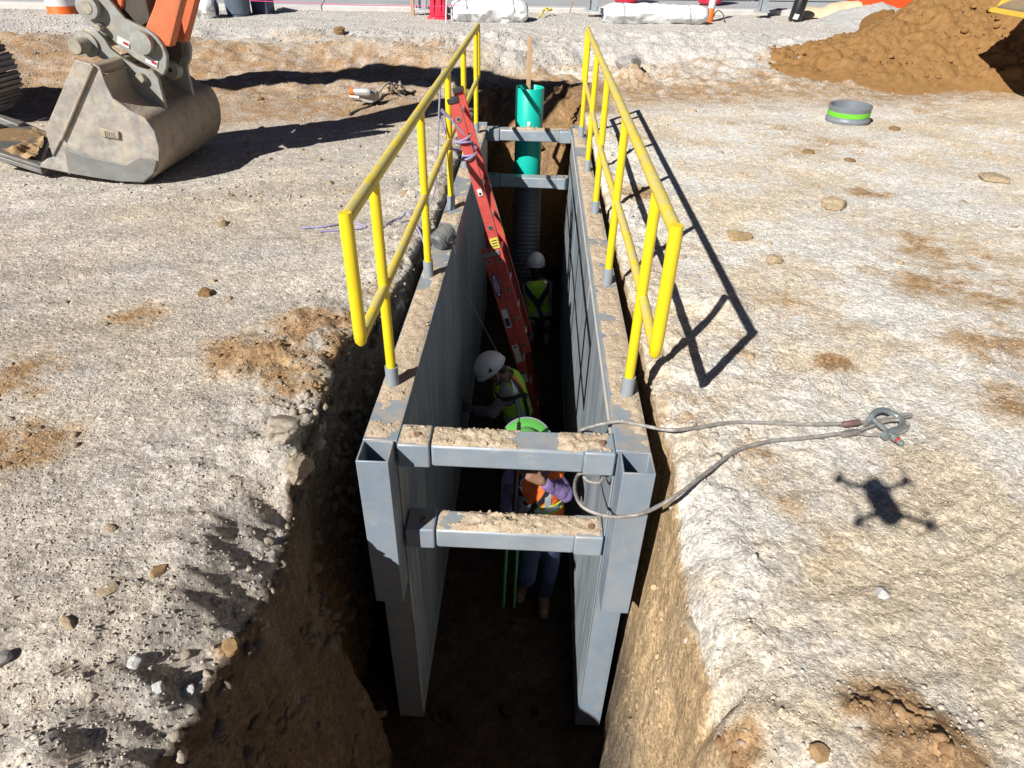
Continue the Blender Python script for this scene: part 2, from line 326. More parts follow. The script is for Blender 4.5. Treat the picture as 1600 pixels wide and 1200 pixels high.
def ground_colour(x, y, z):
    x, y, z = map(lambda q: np.asarray(q, float), (x, y, z))
    def mixc(c, t, k): return c*(1-k[..., None])+t*k[..., None]
    right = sstep(.2, 1.2, x)
    n1 = fbm(x*.9, y*.9, 30, 5, .6); n2 = fbm(x*2.6, y*2.6, 31, 5, .65); n3 = fbm(x*9, y*9, 32, 4, .65); n4 = fbm(x*28, y*28, 37, 3, .7)
    su, sv = x*.94+y*.34, -x*.34+y*.94; sc = fbm(su*.45, sv*5.5, 35, 5, .62); st = fbm((x*.9-y*.3)*.7, (x*.3+y*.9)*2.6, 36, 4, .6)
    c = np.broadcast_to(GREY, x.shape+(3,)).copy()
    c = mixc(c, TAN*.85, np.clip(.42+.9*n1+.8*n2+.4*n3, 0, 1)*.72*(1-right))
    cr = mixc(np.broadcast_to(PALE, c.shape).copy(), TAN, np.clip(.46+1.1*n1+1.1*n2+.6*n3+.5*st, 0, 1)*.9)
    c = mixc(c, cr, right)
    c = mixc(c, PALE*.95, np.clip(n2*1.3+.6*n3-.1, 0, 1)*.6*(1-right))
    c = c*(1+.30*np.clip(sc, -.6, .6)*(1-right)+.16*np.clip(sc, -.6, .6)*right)[..., None]
    b = np.zeros_like(x)
    for bx, by, br, ba in BROWN: b = np.maximum(b, ba*np.exp(-((x-bx)**2+(y-by)**2)/br**2))
    b = np.clip(sstep(.12, 1.0, b*(1+1.0*n3+.8*st+.6*n2))+.35*sstep(.34, .7, n2*.6+n3*.55), 0, 1)
    c = mixc(c, np.array([.43, .31, .19])+(BRN-np.array([.43, .31, .19]))*b[..., None], np.clip(b*1.25, 0, .92))
    d = curbY(x)-y
    leftband = (1-sstep(-1.5, .5, x))*sstep(8.6, 7.4, d+.9*n1)*sstep(3.3, 4.5, d+.9*n1)
    c = mixc(c, BRN*np.array([1.08, 1.15, 1.35]), np.clip(leftband*(.75+.8*n3), 0, 1))
    rb = sstep(-.3, .6, x)*sstep(8.2, 7.0, d+.8*n2)*sstep(4.8, 5.7, d+1.6*n2)
    c = mixc(c, BRN, np.clip(rb*(.7+.9*n3), 0, 1)*.9)
    gr_ = sstep(-1.6, .2, x)
    g = sstep(4.3+1.5*gr_, 3.4+1.5*gr_, d+.8*n1+.5*n3); c = mixc(c, GRAV*np.array([1.12, 1.105, 1.09]), np.clip(g, 0, 1)*np.clip(1-.5*np.clip(n2*2, 0, 1), .4, 1))
    # inside the trench: bedded brown subsoil under the pale crust, trench shade painted in
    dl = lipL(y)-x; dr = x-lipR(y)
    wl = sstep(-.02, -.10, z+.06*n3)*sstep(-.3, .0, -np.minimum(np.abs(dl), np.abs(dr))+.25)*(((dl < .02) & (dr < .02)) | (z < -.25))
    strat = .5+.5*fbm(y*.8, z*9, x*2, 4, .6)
    c = mixc(c, (WALL_SHADED+(np.array([.46, .325, .185])-WALL_SHADED)*(sstep(-1.9, -.9, z+.25*n2)*sstep(.3, .9, x))[..., None])*(.8+.5*strat[..., None])+.06*np.clip(n3, 0, 1)[..., None], np.clip(wl*1.0, 0, 1))  # sunlit upper right wall lighter, shaded parts darker, painted into the soil colour
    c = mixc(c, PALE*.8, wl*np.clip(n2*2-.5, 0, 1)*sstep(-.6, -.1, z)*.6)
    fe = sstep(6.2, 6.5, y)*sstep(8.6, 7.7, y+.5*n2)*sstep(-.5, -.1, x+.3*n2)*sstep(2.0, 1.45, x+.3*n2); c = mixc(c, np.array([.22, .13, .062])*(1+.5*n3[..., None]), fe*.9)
    fl = sstep(-2.2, -2.36, z); c = mixc(c, np.array([.05, .036, .025])*(1+.4*n3[..., None]), fl)  # floor colour darkened to deepen the shade at the trench bottom
    return np.clip(c*(1+.16*n4+.10*n3)[..., None], .02, .8)
def steps(a, b, s0, k, c0):
    out = [a]
    while out[-1] < b: out.append(out[-1]+s0+k*max(0, out[-1]-c0))
    return np.array(out)
rowsY = np.concatenate([np.arange(-6.5, -2.2, .09), steps(-2.2, 21.0, .0145, .0042, -1.0)])
dd = steps(0, 26, .0125, .0085, 0)
NW, NF = 64, 34
def ground_mesh():
    Y = rowsY[:, None]; L = lipL(rowsY)[:, None]; R = lipR(rowsY)[:, None]; D = depth(rowsY)[:, None]
    xl = L-dd[::-1][None]; zl = height(xl, np.broadcast_to(Y, xl.shape))
    xr = R+dd[None]; zr = height(xr, np.broadcast_to(Y, xr.shape))
    t = (np.linspace(0, 1, NW+1)[1:])[None]
    zl0, zr0 = zl[:, -1:], zr[:, :1]
    # wall feet: clear of the shield plates
    inS = (sstep(-.75, -.6, Y)*sstep(5.9, 5.6, Y)); fl = np.minimum(L+.02, -.045)*inS+(1-inS)*(.05); fr = 1.385*inS+(1-inS)*1.30
    open_ = sstep(6.3, 7.4, Y); fl = fl*(1-open_)+(L+.1)*open_; fr = fr*(1-open_)+(R-.1)*open_
    wob = lambda yy, zz, s: .06*fbm(yy*1.4, zz*1.6, s, 4, .6)+.045*fbm(yy*6, zz*5, s+3, 5, .68)+.02*np.abs(fbm(yy*14, zz*3, s+5, 3, .6))
    zw = zl0+(-D-zl0)*t; bulge = np.sin(t*math.pi)**.7
    gap = np.minimum(1.0, (np.maximum(-.03-L, .03))/.10)*inS+(1-inS)
    xwl = L+(fl-L)*(t**.9)+bulge*wob(Y, zw, 50)*np.clip(gap, .15, 1)-.05*bulge*np.clip(gap, 0, 1)
    xwl = np.where(inS > .5, np.minimum(xwl, -.03), xwl)
    zw2 = zr0+(-D-zr0)*t
    xwr = R+(fr-R)*t+bulge*wob(Y, zw2, 60)*(.15+.6*(1-inS))
    xwr = np.where(inS > .5, np.maximum(xwr, 1.365), xwr)
    xwr = xwr[:, ::-1]; zwr = zw2[:, ::-1]
    u = (np.linspace(0, 1, NF+2)[1:-1])[None]
    xf = xwl[:, -1:]+(xwr[:, :1]-xwl[:, -1:])*u; yf = np.broadcast_to(Y, xf.shape)
    zf = -D+.05*fbm(xf*2, yf*2, 70, 4, .6)+.02*fbm(xf*9, yf*9, 71, 3, .6)+np.where(Y > 6.4, .09*fbm(xf*3, yf*3, 72, 4, .6)*sstep(8.1, 7.3, Y), 0)-.04*sstep(8.2, 7.8, Y)*0
    endf = sstep(7.6, 8.1, Y); hz = height(xf, yf); zf = zf*(1-endf)+hz*endf
    zw = zw*(1-endf)+height(xwl, np.broadcast_to(Y, xwl.shape))*endf; zwr = zwr*(1-endf)+height(xwr, np.broadcast_to(Y, xwr.shape))*endf
    X = np.concatenate([xl, xwl, xf, xwr, xr], 1); Z = np.concatenate([zl, zw, zf, zwr, zr], 1); YY = np.broadcast_to(Y, X.shape).copy()
    wmask = np.zeros(X.shape); k0 = xl.shape[1]; wmask[:, k0:k0+NW*2+NF] = 1
    YY = YY+wmask*.02*fbm(X*5+Z*4, YY*5, 90, 3)*(D > .2)
    d = curbY(X)-YY; Z = np.where(d < -.15, np.minimum(Z, .15), Z)
    n, k = X.shape; idx = np.arange(n*k).reshape(n, k)
    F = np.stack([idx[:-1, :-1], idx[:-1, 1:], idx[1:, 1:], idx[1:, :-1]], -1).reshape(-1, 4)
    V = np.stack([X, YY, Z], -1).reshape(-1, 3)
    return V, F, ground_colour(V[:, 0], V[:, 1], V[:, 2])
def ground_material():
    m = bpy.data.materials.new('ground_soil'); m.use_nodes = True; N = m.node_tree.nodes; L = m.node_tree.links; b = N['Principled BSDF']
    b.inputs['Roughness'].default_value = .95; b.inputs['Specular IOR Level'].default_value = .15
    an = N.new('ShaderNodeAttribute'); an.attribute_name = 'tone'; geo = N.new('ShaderNodeNewGeometry')
    def noise(sc, det, ro=.65):
        n = N.new('ShaderNodeTexNoise'); n.inputs['Scale'].default_value = sc; n.inputs['Detail'].default_value = det; n.inputs['Roughness'].default_value = ro; L.new(geo.outputs['Position'], n.inputs['Vector']); return n.outputs['Fac']
    v = N.new('ShaderNodeTexVoronoi'); v.inputs['Scale'].default_value = 95; L.new(geo.outputs['Position'], v.inputs['Vector'])
    v2 = N.new('ShaderNodeTexVoronoi'); v2.inputs['Scale'].default_value = 32; L.new(geo.outputs['Position'], v2.inputs['Vector'])
    def mr(x, a, b_, c, d):
        r = N.new('ShaderNodeMapRange'); r.inputs[1].default_value = a; r.inputs[2].default_value = b_; r.inputs[3].default_value = c; r.inputs[4].default_value = d; L.new(x, r.inputs[0]); return r.outputs[0]
    sep = N.new('ShaderNodeSeparateColor'); L.new(v.outputs['Color'], sep.inputs[0])
    sep2 = N.new('ShaderNodeSeparateColor'); L.new(v2.outputs['Color'], sep2.inputs[0])
    def mul(a, c):
        x = N.new('ShaderNodeMath'); x.operation = 'MULTIPLY'; L.new(a, x.inputs[0]); L.new(c, x.inputs[1]); return x.outputs[0]
    k = mul(mul(mr(sep.outputs[0], 0, 1, .76, 1.34), mr(noise(150, 5, .8), .32, .68, .74, 1.30)), mul(mr(sep2.outputs[1], 0, 1, .84, 1.14), mr(noise(16, 6), .3, .7, .90, 1.15)))
    cm = N.new('ShaderNodeVectorMath'); cm.operation = 'SCALE'; L.new(an.outputs['Color'], cm.inputs[0]); L.new(k, cm.inputs['Scale']); L.new(cm.outputs[0], b.inputs['Base Color'])
    add = N.new('ShaderNodeMath'); add.operation = 'ADD'; L.new(mul(noise(55, 8, .7), mr(noise(5, 3), .3, .7, .6, 1.4)), add.inputs[0]); L.new(mr(v2.outputs['Distance'], 0, .6, .35, 0), add.inputs[1])
    bp = N.new('ShaderNodeBump'); bp.inputs['Strength'].default_value = .85; bp.inputs['Distance'].default_value = .016; L.new(add.outputs[0], bp.inputs['Height']); L.new(bp.outputs[0], b.inputs['Normal'])
    return m
GM = ground_material()
gv, gf, gc = ground_mesh()
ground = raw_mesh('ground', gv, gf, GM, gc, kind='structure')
# land beyond the worked strip, out to the horizon
far = MB(); X0, X1, Y0, Y1, BIG, TZ = -24.0, 24.0, -6.3, 20.5, 900.0, -.06
for q in ([(-BIG, -BIG), (BIG, -BIG), (BIG, Y0), (-BIG, Y0)], [(-BIG, Y1), (BIG, Y1), (BIG, BIG), (-BIG, BIG)], [(-BIG, Y0), (X0, Y0), (X0, Y1), (-BIG, Y1)], [(X1, Y0), (BIG, Y0), (BIG, Y1), (X1, Y1)]):
    far.add([(a, b_, TZ) for a, b_ in q], [(0, 1, 2, 3)])
far.build('terrain', pmat('far_soil', (.40, .36, .30), (.33, .24, .15), .2, .95, bump=.3)).__setitem__('kind', 'structure')
# ---------------- pavement behind, with its pale kerb edge and joints
PZ = .52
def onpave(px, py, dz=0.0): return P(px, py, z=PZ+dz)
conc = pmat('pavement_concrete', (.40, .41, .42), (.33, .345, .365), .7, .8, bump=.15, bscale=40)
kerbm = pmat('kerb_concrete', (.62, .60, .56), (.52, .505, .48), 3, .85, bump=.25, bscale=30)
pv = thing('pavement', (0, 20, PZ), None, None); pv['kind'] = 'structure'
e = np.array([1, .22, 0])/math.hypot(1, .22); nrm = np.array([-e[1], e[0], 0])
def along(s, o=0.0, z=0.0): return np.array([0, 13.95, 0])+e*s+nrm*o+np.array([0, 0, z])
for i in range(-9, 10):
    for j in range(5):
        a0, a1 = i*4.0+.008, (i+1)*4.0-.008; b0 = .36+j*5.0; b1 = .36+(j+1)*5.0-.016
        MB().add([along(a0, b0, -.05), along(a1, b0, -.05), along(a1, b1, -.05), along(a0, b1, -.05), along(a0, b0, PZ), along(a1, b0, PZ), along(a1, b1, PZ), along(a0, b1, PZ)],
                 [(0, 3, 2, 1), (4, 5, 6, 7), (0, 1, 5, 4), (1, 2, 6, 5), (2, 3, 7, 6), (3, 0, 4, 7)]).build('slab', conc, pv, bevel=.006)
    MB().add([along(a0, 0, -.1), along(a1, 0, -.1), along(a1, .345, -.1), along(a0, .345, -.1), along(a0, .03, PZ-.005), along(a1, .03, PZ-.005), along(a1, .345, PZ-.005), along(a0, .345, PZ-.005)],
             [(0, 3, 2, 1), (4, 5, 6, 7), (0, 1, 5, 4), (1, 2, 6, 5), (2, 3, 7, 6), (3, 0, 4, 7)]).build('kerb', kerbm, pv, bevel=.02)
apron = MB(); apron.add([along(-400, 25.4, PZ-.02), along(400, 25.4, PZ-.02), along(400, 700, PZ-.02), along(-400, 700, PZ-.02)], [(0, 1, 2, 3)])
apron.build('apron', conc, pv)
# ---------------- loose stones on the ground
STM = pmat('stone', (.4, .4, .4), attr='tone', rough=.9, bump=.4, bscale=90, spec=.2)
SCOL = np.array([[.46, .43, .39], [.40, .36, .31], [.55, .52, .47], [.36, .24, .13], [.48, .40, .30], [.33, .32, .31], [.62, .60, .57]])
def scatter(name, n, xr, yr, smin, smax, seed, pw=4.0, probs=(.28, .24, .12, .12, .16, .06, .02), keep=None, label=None, cat='gravel', low=False):
    r = np.random.RandomState(seed); x = xr[0]+(xr[1]-xr[0])*r.rand(n); y = yr[0]+(yr[1]-yr[0])*r.rand(n)**1.3
    ok = ((x < lipL(y)-.02) | (x > lipR(y)+.02) | (y > 8.1)) & (curbY(x)-y > .1)
    cl = fbm(x*1.2, y*1.2, 44, 4, .6); ok &= cl > r.rand(n)*.8-.45
    if keep is not None: ok &= keep(x, y)
    x, y = x[ok], y[ok]; n = len(x); size = smin+(smax-smin)*r.rand(n)**pw*(1-.0*x)
    V, F, k = stones(np.stack([x, y, height(x, y)], 1), size, seed, flat=.6, sink=.36, low=low)
    c = SCOL[r.choice(len(SCOL), n, p=probs)]*(.6+.75*r.rand(n, 1)); gcol = ground_colour(x, y, np.zeros(n)); c = .45*c+.55*gcol
    o = raw_mesh(name, V, F, STM, np.repeat(c, k, 0), smooth=False, kind='stuff')
    return tag(o, label, cat)
scatter('fine_gravel', 42000, (-3.4, .1), (-2.1, 2.6), .0025, .0075, 41, pw=1.5, low=True, label='fine grey grit covering the ground left of the trench')
scatter('fine_gravel', 30000, (1.2, 4.6), (-2.1, 2.6), .0025, .0065, 42, pw=1.5, low=True, label='fine pale grit covering the ground right of the trench')
scatter('loose_gravel', 6000, (-3.6, .1), (-2.1, 3.2), .0035, .0115, 11, label='grey and tan pebbles strewn on the ground left of the trench')
scatter('loose_gravel', 7500, (1.2, 4.6), (-2.1, 2.4), .004, .012, 12, pw=3.0, label='pale pebbles strewn on the ground right of the trench')
scatter('loose_gravel', 20000, (-9, 9.5), (2.6, 9.2), .006, .026, 13, low=True, label='scattered pebbles on the ground on both sides of the far trench')
scatter('gravel_bank', 42000, (-13, 12), (9.0, 19), .010, .028, 14, low=True, pw=1.6, probs=(.3, .1, .25, .03, .07, .15, .10), keep=lambda x, y: (curbY(x)-y < 4.6+.9*(x > -.5)+1.2*fbm(x*.9, y*.9, 30, 5, .6)), label='grey crushed gravel bank along the concrete kerb')
# crumbs and cobbles crowding the left lip
scatter('lip_rubble', 1500, (-1.1, .0), (-2.1, 2.4), .004, .014, 15, pw=3, keep=lambda x, y: (lipL(y)-x < .12+.5*np.random.RandomState(2).rand(len(x))**2), label='grey and brown rubble crumbling along the left trench lip', cat='rubble')
scatter('lip_rubble', 500, (1.3, 1.9), (-2.0, 5.5), .006, .024, 16, pw=2.2, keep=lambda x, y: (x-lipR(y) < .06+.3*np.random.RandomState(4).rand(len(x))**2), label='brown crumbs along the right trench lip beside the rail shadow', cat='rubble')
CLM = pmat('clod', (.4, .4, .4), attr='tone', rough=.95, bump=.9, bscale=100, spec=.1)
def clod_field(name, x, y, dz, size, seed, label, cat='soil clods', tint=None):
    z = height(x, y)+dz; V, F, k = clods(np.stack([x, y, z], 1), size, seed); c = ground_colour(x, y, np.zeros(len(x)))
    if tint is not None: c = c*(1-tint[1])+np.array(tint[0])*tint[1]
    c = c*(.85+.3*np.random.RandomState(seed).rand(len(x), 1)); return tag(raw_mesh(name, V, F, CLM, np.repeat(c, k, 0), smooth=False, kind='stuff'), label, cat)
r = np.random.RandomState(91); n = 1000; y = -2.1+5.2*r.rand(n)**1.2; dl = -.015+.42*r.rand(n)**1.3; sz_ = (.005+.026*r.rand(n)**4)*(1-.55*np.clip(dl/.36, 0, 1)); x = lipL(y)-dl
clod_field('lip_clods', x, y, -.01-np.where(dl < 0, .05*r.rand(n), 0), sz_, 92, 'crumbly clods and broken crust along the left trench lip', tint=((.34, .27, .19), .45))
r = np.random.RandomState(95); n = 420; y = -2.1+6.5*r.rand(n)**1.3; dl = -.005+.25*r.rand(n)**1.6; x = lipR(y)+dl; clod_field('lip_clods', x, y, -.012*np.ones(n), (.003+.015*r.rand(n)**3), 96, 'small clods along the right trench lip', tint=((.42, .31, .19), .3))
px_, py_, ps_ = [], [], []
r = np.random.RandomState(97)
for bx, by, br, ba in BROWN:
    if by < 4 and ba > .55:
        k = int(34*br/.2*min(1.2, ba)); t = r.rand(k)*6.283; q = br*.9*np.sqrt(r.rand(k)); px_ += list(bx+q*np.cos(t)); py_ += list(by+q*np.sin(t)); ps_ += list(.005+.020*r.rand(k)**3)
px_, py_, ps_ = map(np.array, (px_, py_, ps_)); ok = (px_ < lipL(py_)-.01) | (px_ > lipR(py_)+.01)
clod_field('patch_clods', px_[ok], py_[ok], -.002*np.ones(ok.sum()), ps_[ok], 98, 'brown crumbs lying in the brown soil patches on both sides', tint=(tuple(BRN), .3))
r = np.random.RandomState(99); n = 420; x = np.where(r.rand(n) < .5, 1.6+6*r.rand(n), -.4-5*r.rand(n)); y = -1.6+9*r.rand(n)
clod_field('scattered_clods', x, y, -.004*np.ones(n), (.006+.030*r.rand(n)**4)*(1+.15*np.clip(y, 0, 9)), 100, 'brown clods scattered singly over the pale ground', tint=((.34, .23, .12), .7))
GX = gv.reshape(len(rowsY), -1, 3); kL = len(dd)
def wall_lumps(cols, yr, n, smin, smax, seed, label, tone):
    r = np.random.RandomState(seed); ri = np.where((rowsY > yr[0]) & (rowsY < yr[1]))[0]; a = r.choice(ri, n); b = r.choice(cols, n); p = GX[a, b]; q = (smin+(smax-smin)*r.rand(n)**3.5)
    cl = fbm(p[:, 1]*2.2, p[:, 2]*2.2, seed, 3, .6) > -.12; p, q = p[cl], q[cl]; V, F, k = clods(p, q, seed, flat=.8); c = ground_colour(p[:, 0], p[:, 1], p[:, 2])*(.75+.5*r.rand(len(p), 1)); c = c*(1-tone)+np.array([.40, .36, .31])*tone*(.6+.6*r.rand(len(p), 1))
    tag(raw_mesh('wall_lumps', V, F, CLM, np.repeat(c, k, 0), smooth=False, kind='stuff'), label, 'soil')
wall_lumps(np.arange(kL+1, kL+NW-6), (-2.6, 3.0), 2600, .008, .050, 201, 'lumps and stones sticking out of the shaded left trench wall', .2)
wall_lumps(np.arange(kL+NW+NF+8, kL+2*NW+NF-2), (-2.6, -.5), 500, .005, .022, 202, 'small stones in the sunlit sandy right trench wall', .1)
wall_lumps(np.arange(kL+6, kL+2*NW+NF-6), (6.35, 7.9), 900, .012, .075, 203, 'rough brown clods on the raw soil face behind the green riser', .0)
wall_lumps(np.arange(kL+NW, kL+NW+NF), (-2.6, 1.2), 260, .015, .05, 204, 'clods on the trench floor, coloured dark like its painted shade', .0)
# the bigger rocks that stand out one by one
def rock(px, py, size, col, label, seed, flat=.6, stretch=(1, 1), cat='rock', name='rock', col2=None):
    x, y, _ = P(px, py, z=0); bm = bmesh.new(); bmesh.ops.create_icosphere(bm, subdivisions=4, radius=1.0)
    co = np.array([v.co[:] for v in bm.verts]); s = seed*3.7; rr = np.random.RandomState(seed); cr = cat == 'soil clod'
    dsp = 1+(.34 if cr else .12)*fbm(co[:, 0]*1.3+s, co[:, 1]*1.3, co[:, 2]*1.3, 2)+(.22 if cr else .05)*fbm(co[:, 0]*4+s, co[:, 1]*4, co[:, 2]*4, 4, .65)
    for _ in range(4 if cr else 11):
        nv = rr.randn(3); nv /= np.linalg.norm(nv); dsp = np.minimum(dsp, (.62+.25*rr.rand())/np.maximum(co@nv, 1e-3))
    q = co*dsp[:, None]*1.15; q = np.sign(q)*np.abs(q)**.9*np.array([stretch[0], stretch[1], flat])*size
    for v, p in zip(bm.verts, q): v.co = p
    me = bpy.data.meshes.new(name); bm.to_mesh(me); bm.free(); me.polygons.foreach_set('use_smooth', [True]*len(me.polygons)); me.set_sharp_from_angle(angle=rad(25))
    me.materials.append(pmat('rock_%d' % int(col[0]*1000+col[1]*77+col[2]*13), col, col2 or tuple(c*.72 for c in col), 40, .92, bump=.5, bscale=110, spec=.15))
    o = bpy.data.objects.new(name, me); COL.objects.link(o); o.rotation_euler = (0, 0, seed*1.3); place(o, (x, y, float(height(x, y))+size*flat*.35)); return tag(o, label, cat)
BR = (.27, .165, .08); GY = (.42, .41, .39); TN = (.45, .35, .23)
rock(249, 894, .027, (.36, .22, .11), 'smooth orange-brown stone alone on the grey gravel, lower left', 1, .6, (1.2, .8))
rock(112, 984, .024, TN, 'flat tan slab stone casting a pointed shadow, lower left corner', 2, .35, (1.5, .7))
rock(172, 928, .030, TN, 'flat round tan stone with a white pebble on it, lower left', 3, .16, (1.2, .9))
rock(170, 926, .010, (.6, .6, .58), 'small white pebble lying on the flat tan stone', 4, .8)
rock(322, 459, .038, BR, 'round brown clod standing alone left of the yellow guardrail end', 5, .8, cat='soil clod', name='soil_clod')
rock(447, 690, .062, (.42, .36, .29), 'large pale crusted lump at the left trench lip beside the shield corner', 6, .8, (1, 1.3), cat='soil clod', name='soil_clod')
rock(466, 722, .052, (.38, .31, .23), 'grey broken lump hanging over the left trench edge', 7, 1.0, (.9, 1.2), cat='soil clod', name='soil_clod')
rock(8, 1040, .03, (.38, .36, .34), 'grey stone at the left picture edge, lower left', 8, .7)
rock(208, 1030, .022, (.58, .58, .56), 'angular white stone, lower left, first of a short row', 9, .8)
rock(236, 1052, .020, (.58, .58, .57), 'rounded white stone, lower left, below the angular one', 10, .8)
rock(274, 1034, .021, (.60, .60, .58), 'white stone, lower left, nearest the trench lip', 12, .8)
rock(348, 978, .028, (.34, .215, .10), 'orange-brown crumbly clod on the left trench lip', 13, .9, cat='soil clod', name='soil_clod')
rock(1302, 325, .10, TN, 'tan clod on the pale ground right of the guardrail shadow', 14, .5, cat='soil clod', name='soil_clod')
rock(1152, 372, .085, (.42, .30, .17), 'brown ring shaped clod close to the guardrail shadow', 15, .4, cat='soil clod', name='soil_clod')
rock(1208, 410, .05, TN, 'small tan clod below the ring shaped clod, right ground', 16, .6, cat='soil clod', name='soil_clod')
rock(1262, 240, .06, BR, 'small brown stone on the ground below the grey coupling', 17, .4)
rock(1328, 252, .055, BR, 'brown stone right of the others below the grey coupling', 18, .4)
rock(1555, 280, .12, TN, 'flat tan slab of soil near the right picture edge', 19, .3, cat='soil clod', name='soil_clod')
rock(1398, 202, .06, BR, 'dark brown stone just right of the grey coupling', 20, .5)
rock(1277, 1182, .026, (.40, .26, .13), 'angular brown stone at the lower edge right of the trench', 21, .8)
rock(1445, 1130, .018, TN, 'small round tan stone beside the orange-brown soil patch', 22, .8)
rock(1095, 942, .034, (.36, .30, .22), 'dull brown flat stone in the white crust right of the trench', 23, .3)
rock(1378, 932, .024, (.6, .59, .56), 'white stone below the drone shadow', 24, .6)
rock(980, 122, .16, (.40, .38, .36), 'grey gravelly lump behind the far end of the right guardrail', 25, .7, (1.3, 1), cat='soil clod', name='soil_clod')
rock(702, 140, .10, (.42, .40, .38), 'grey gravel lump behind the red ladder top', 26, .8, cat='soil clod', name='soil_clod')
rock(1365, 78, .30, (.235, .125, .045), 'pointed brown clod at the left foot of the brown soil heap', 27, .9, cat='soil clod', name='soil_clod')
rock(535, 92, .09, BR, 'brown clod on the sandy band beyond the power saw', 28, .7, cat='soil clod', name='soil_clod')
# ================================================================== the trench shield
steel = pmat('shield_paint', (.205, .265, .335), (.25, .31, .38), 2.5, .42, .15, bump=.06, bscale=25, dust=(.42, .36, .29), damt=.8, dside=.3, streak=(.52, .55, .57), sstr=(22, 22, 9), samt=.6, slo=.6)
steel_in = pmat('shield_inner_plate', (.20, .24, .275), (.31, .35, .385), 1.6, .45, .15, bump=.08, bscale=20, stretch=(1, 3, .5), streak=(.70, .71, .71), sstr=(14, 26, 1.1), samt=.8)
steel_pale = pmat('spreader_galvanised', (.35, .41, .47), (.28, .34, .40), 4, .40, .25, bump=.06, bscale=30, dust=(.5, .43, .34), damt=.5, dside=.35, streak=(.66, .67, .67), sstr=(9, 40, 40), samt=.7, slo=.56)
rust = pmat('rusty_bolt', (.22, .10, .06), (.30, .19, .13), 60, .8, .2, bump=.4, bscale=150)
XL0, XL1, XR0, XR1, YA, YB, ZB = .0, .16, 1.175, 1.335, -.45, 5.52, -2.40
sh = thing('trench_shield', (.667, 2.53, ZB), 'grey steel trench shield standing in the excavated trench with spreader bars across both ends', 'trench shield')
for side, (x0, x1) in enumerate(((XL0, XL1), (XR0, XR1))):
    inner = x1 if side == 0 else x0; sg = 1 if side == 0 else -1; outer = x0 if side == 0 else x1
    core = MB().box((x0+.012, YA+.012, ZB), (x1-.012, YB-.012, -.014))
    wl = core.build('side_wall', steel, sh)
    # top channel, set a little proud, and the end plates
    MB().box((x0, YA, -.0135), (x1, YB, 0)).build('top_plate', steel, wl, bevel=.003)
    xo = (outer, outer+sg*.011); MB().box((min(xo), YA, ZB), (max(xo), YB, -.0145)).build('outer_plate', steel, wl)
    xi = (inner-sg*.011, inner+sg*.0); MB().box((min(xi), YA, -.085), (max(xi), YB, -.0145)).build('top_rail', steel, wl, bevel=.003)
    for ye in (YA, YB-.011): MB().box((x0+.012, ye, ZB), (x1-.012, ye+.011, -.0145)).build('end_plate', steel, wl)
    n = 6
    for k in range(n):
        a = YA+(YB-YA)*k/n+.006; b = YA+(YB-YA)*(k+1)/n-.006; off = (k % 2)*.002
        xs = (inner-sg*.011, inner-sg*(.003+off)); MB().box((min(xs), a, ZB+.09), (max(xs), b, -.094)).build('plank', steel_in, wl, bevel=.003)
    MB().box((min(xi)-.0, YA, ZB), (max(xi), YB, ZB+.082)).build('bottom_rail', steel, wl, bevel=.003)
    if side == 1:   # angle strip welded under the top edge
        MB().cyl((inner-.004, YA+.1, -.05), (inner-.004, YB-.1, -.05), .009, n=8).build('weld_strip', pmat('strip', (.50, .43, .34), (.36, .37, .38), 8, .7, bump=.2), wl)
def corner_tube(x0, x1, y0, y1, z0, z1, t=.009):
    o = [(x0, y0), (x1, y0), (x1, y1), (x0, y1)]; i = [(x0+t, y0+t), (x1-t, y0+t), (x1-t, y1-t), (x0+t, y1-t)]
    V = [(*p, z1) for p in o]+[(*p, z1) for p in i]+[(*p, z0) for p in o]+[(*p, z0) for p in i]; F = []
    for k in range(4):
        j = (k+1) % 4; F += [(k, j, 4+j, 4+k), (8+k, 12+k, 12+j, 8+j), (k, 8+k, 8+j, j), (4+k, 4+j, 12+j, 12+k)]
    return MB().add(V, F).build('corner_tube', steel, sh, bevel=.003)
for x0, x1 in ((XL0+.002, XL1-.012), (XR0+.016, XR1+.002)):
    corner_tube(x0, x1, YA-.152, YA-.002, -.985, .001); corner_tube(x0, x1, YB+.002, YB+.152, -.985, .001)
for y0, y1 in ((-.475, -.315), (5.35, 5.51)):
    for zt in (-.002, -.562):
        h = .138; nm = 'spreader'
        sp = MB().box((XL1+.158, y0+.006, zt-h+.006), (XR0-.142, y1-.006, zt-.004)).build('spreader', steel_pale, sh, bevel=.014, seg=3)
        for xa, xb, pos in ((XL1+.001, XL1+.152, .08), (XR0-.145, XR0-.001, .07)):
            cl = MB().box((xa, y0, zt-h), (xb, y1, zt)).build('collar', steel if xa < .5 else steel_pale, sp, bevel=.010, seg=3)
            xc = (xa+xb)/2+.01; MB().cyl((xc, (y0+y1)/2-.01, zt-.002), (xc, (y0+y1)/2-.01, zt+.014), .019, .016, 10).build('pin_head', rust, sp)
POSTY = [0.0, 1.296, 2.619, 3.805, 5.127]; PXL, PXR, RH, MH, YN, YF = .056, 1.269, 1.07, .558, -.472, 5.413
sock = pmat('socket_grey', (.30, .34, .38), (.25, .29, .33), 6, .5, .1, dust=(.45, .38, .3), damt=.4)
for xp in (PXL, PXR):
    for y in POSTY:
        MB().lathe([(.0335, 0), (.0335, .115), (.0270, .115), (.0270, .06)], 20, (xp, y, .0005)).build('post_socket', sock, sh)
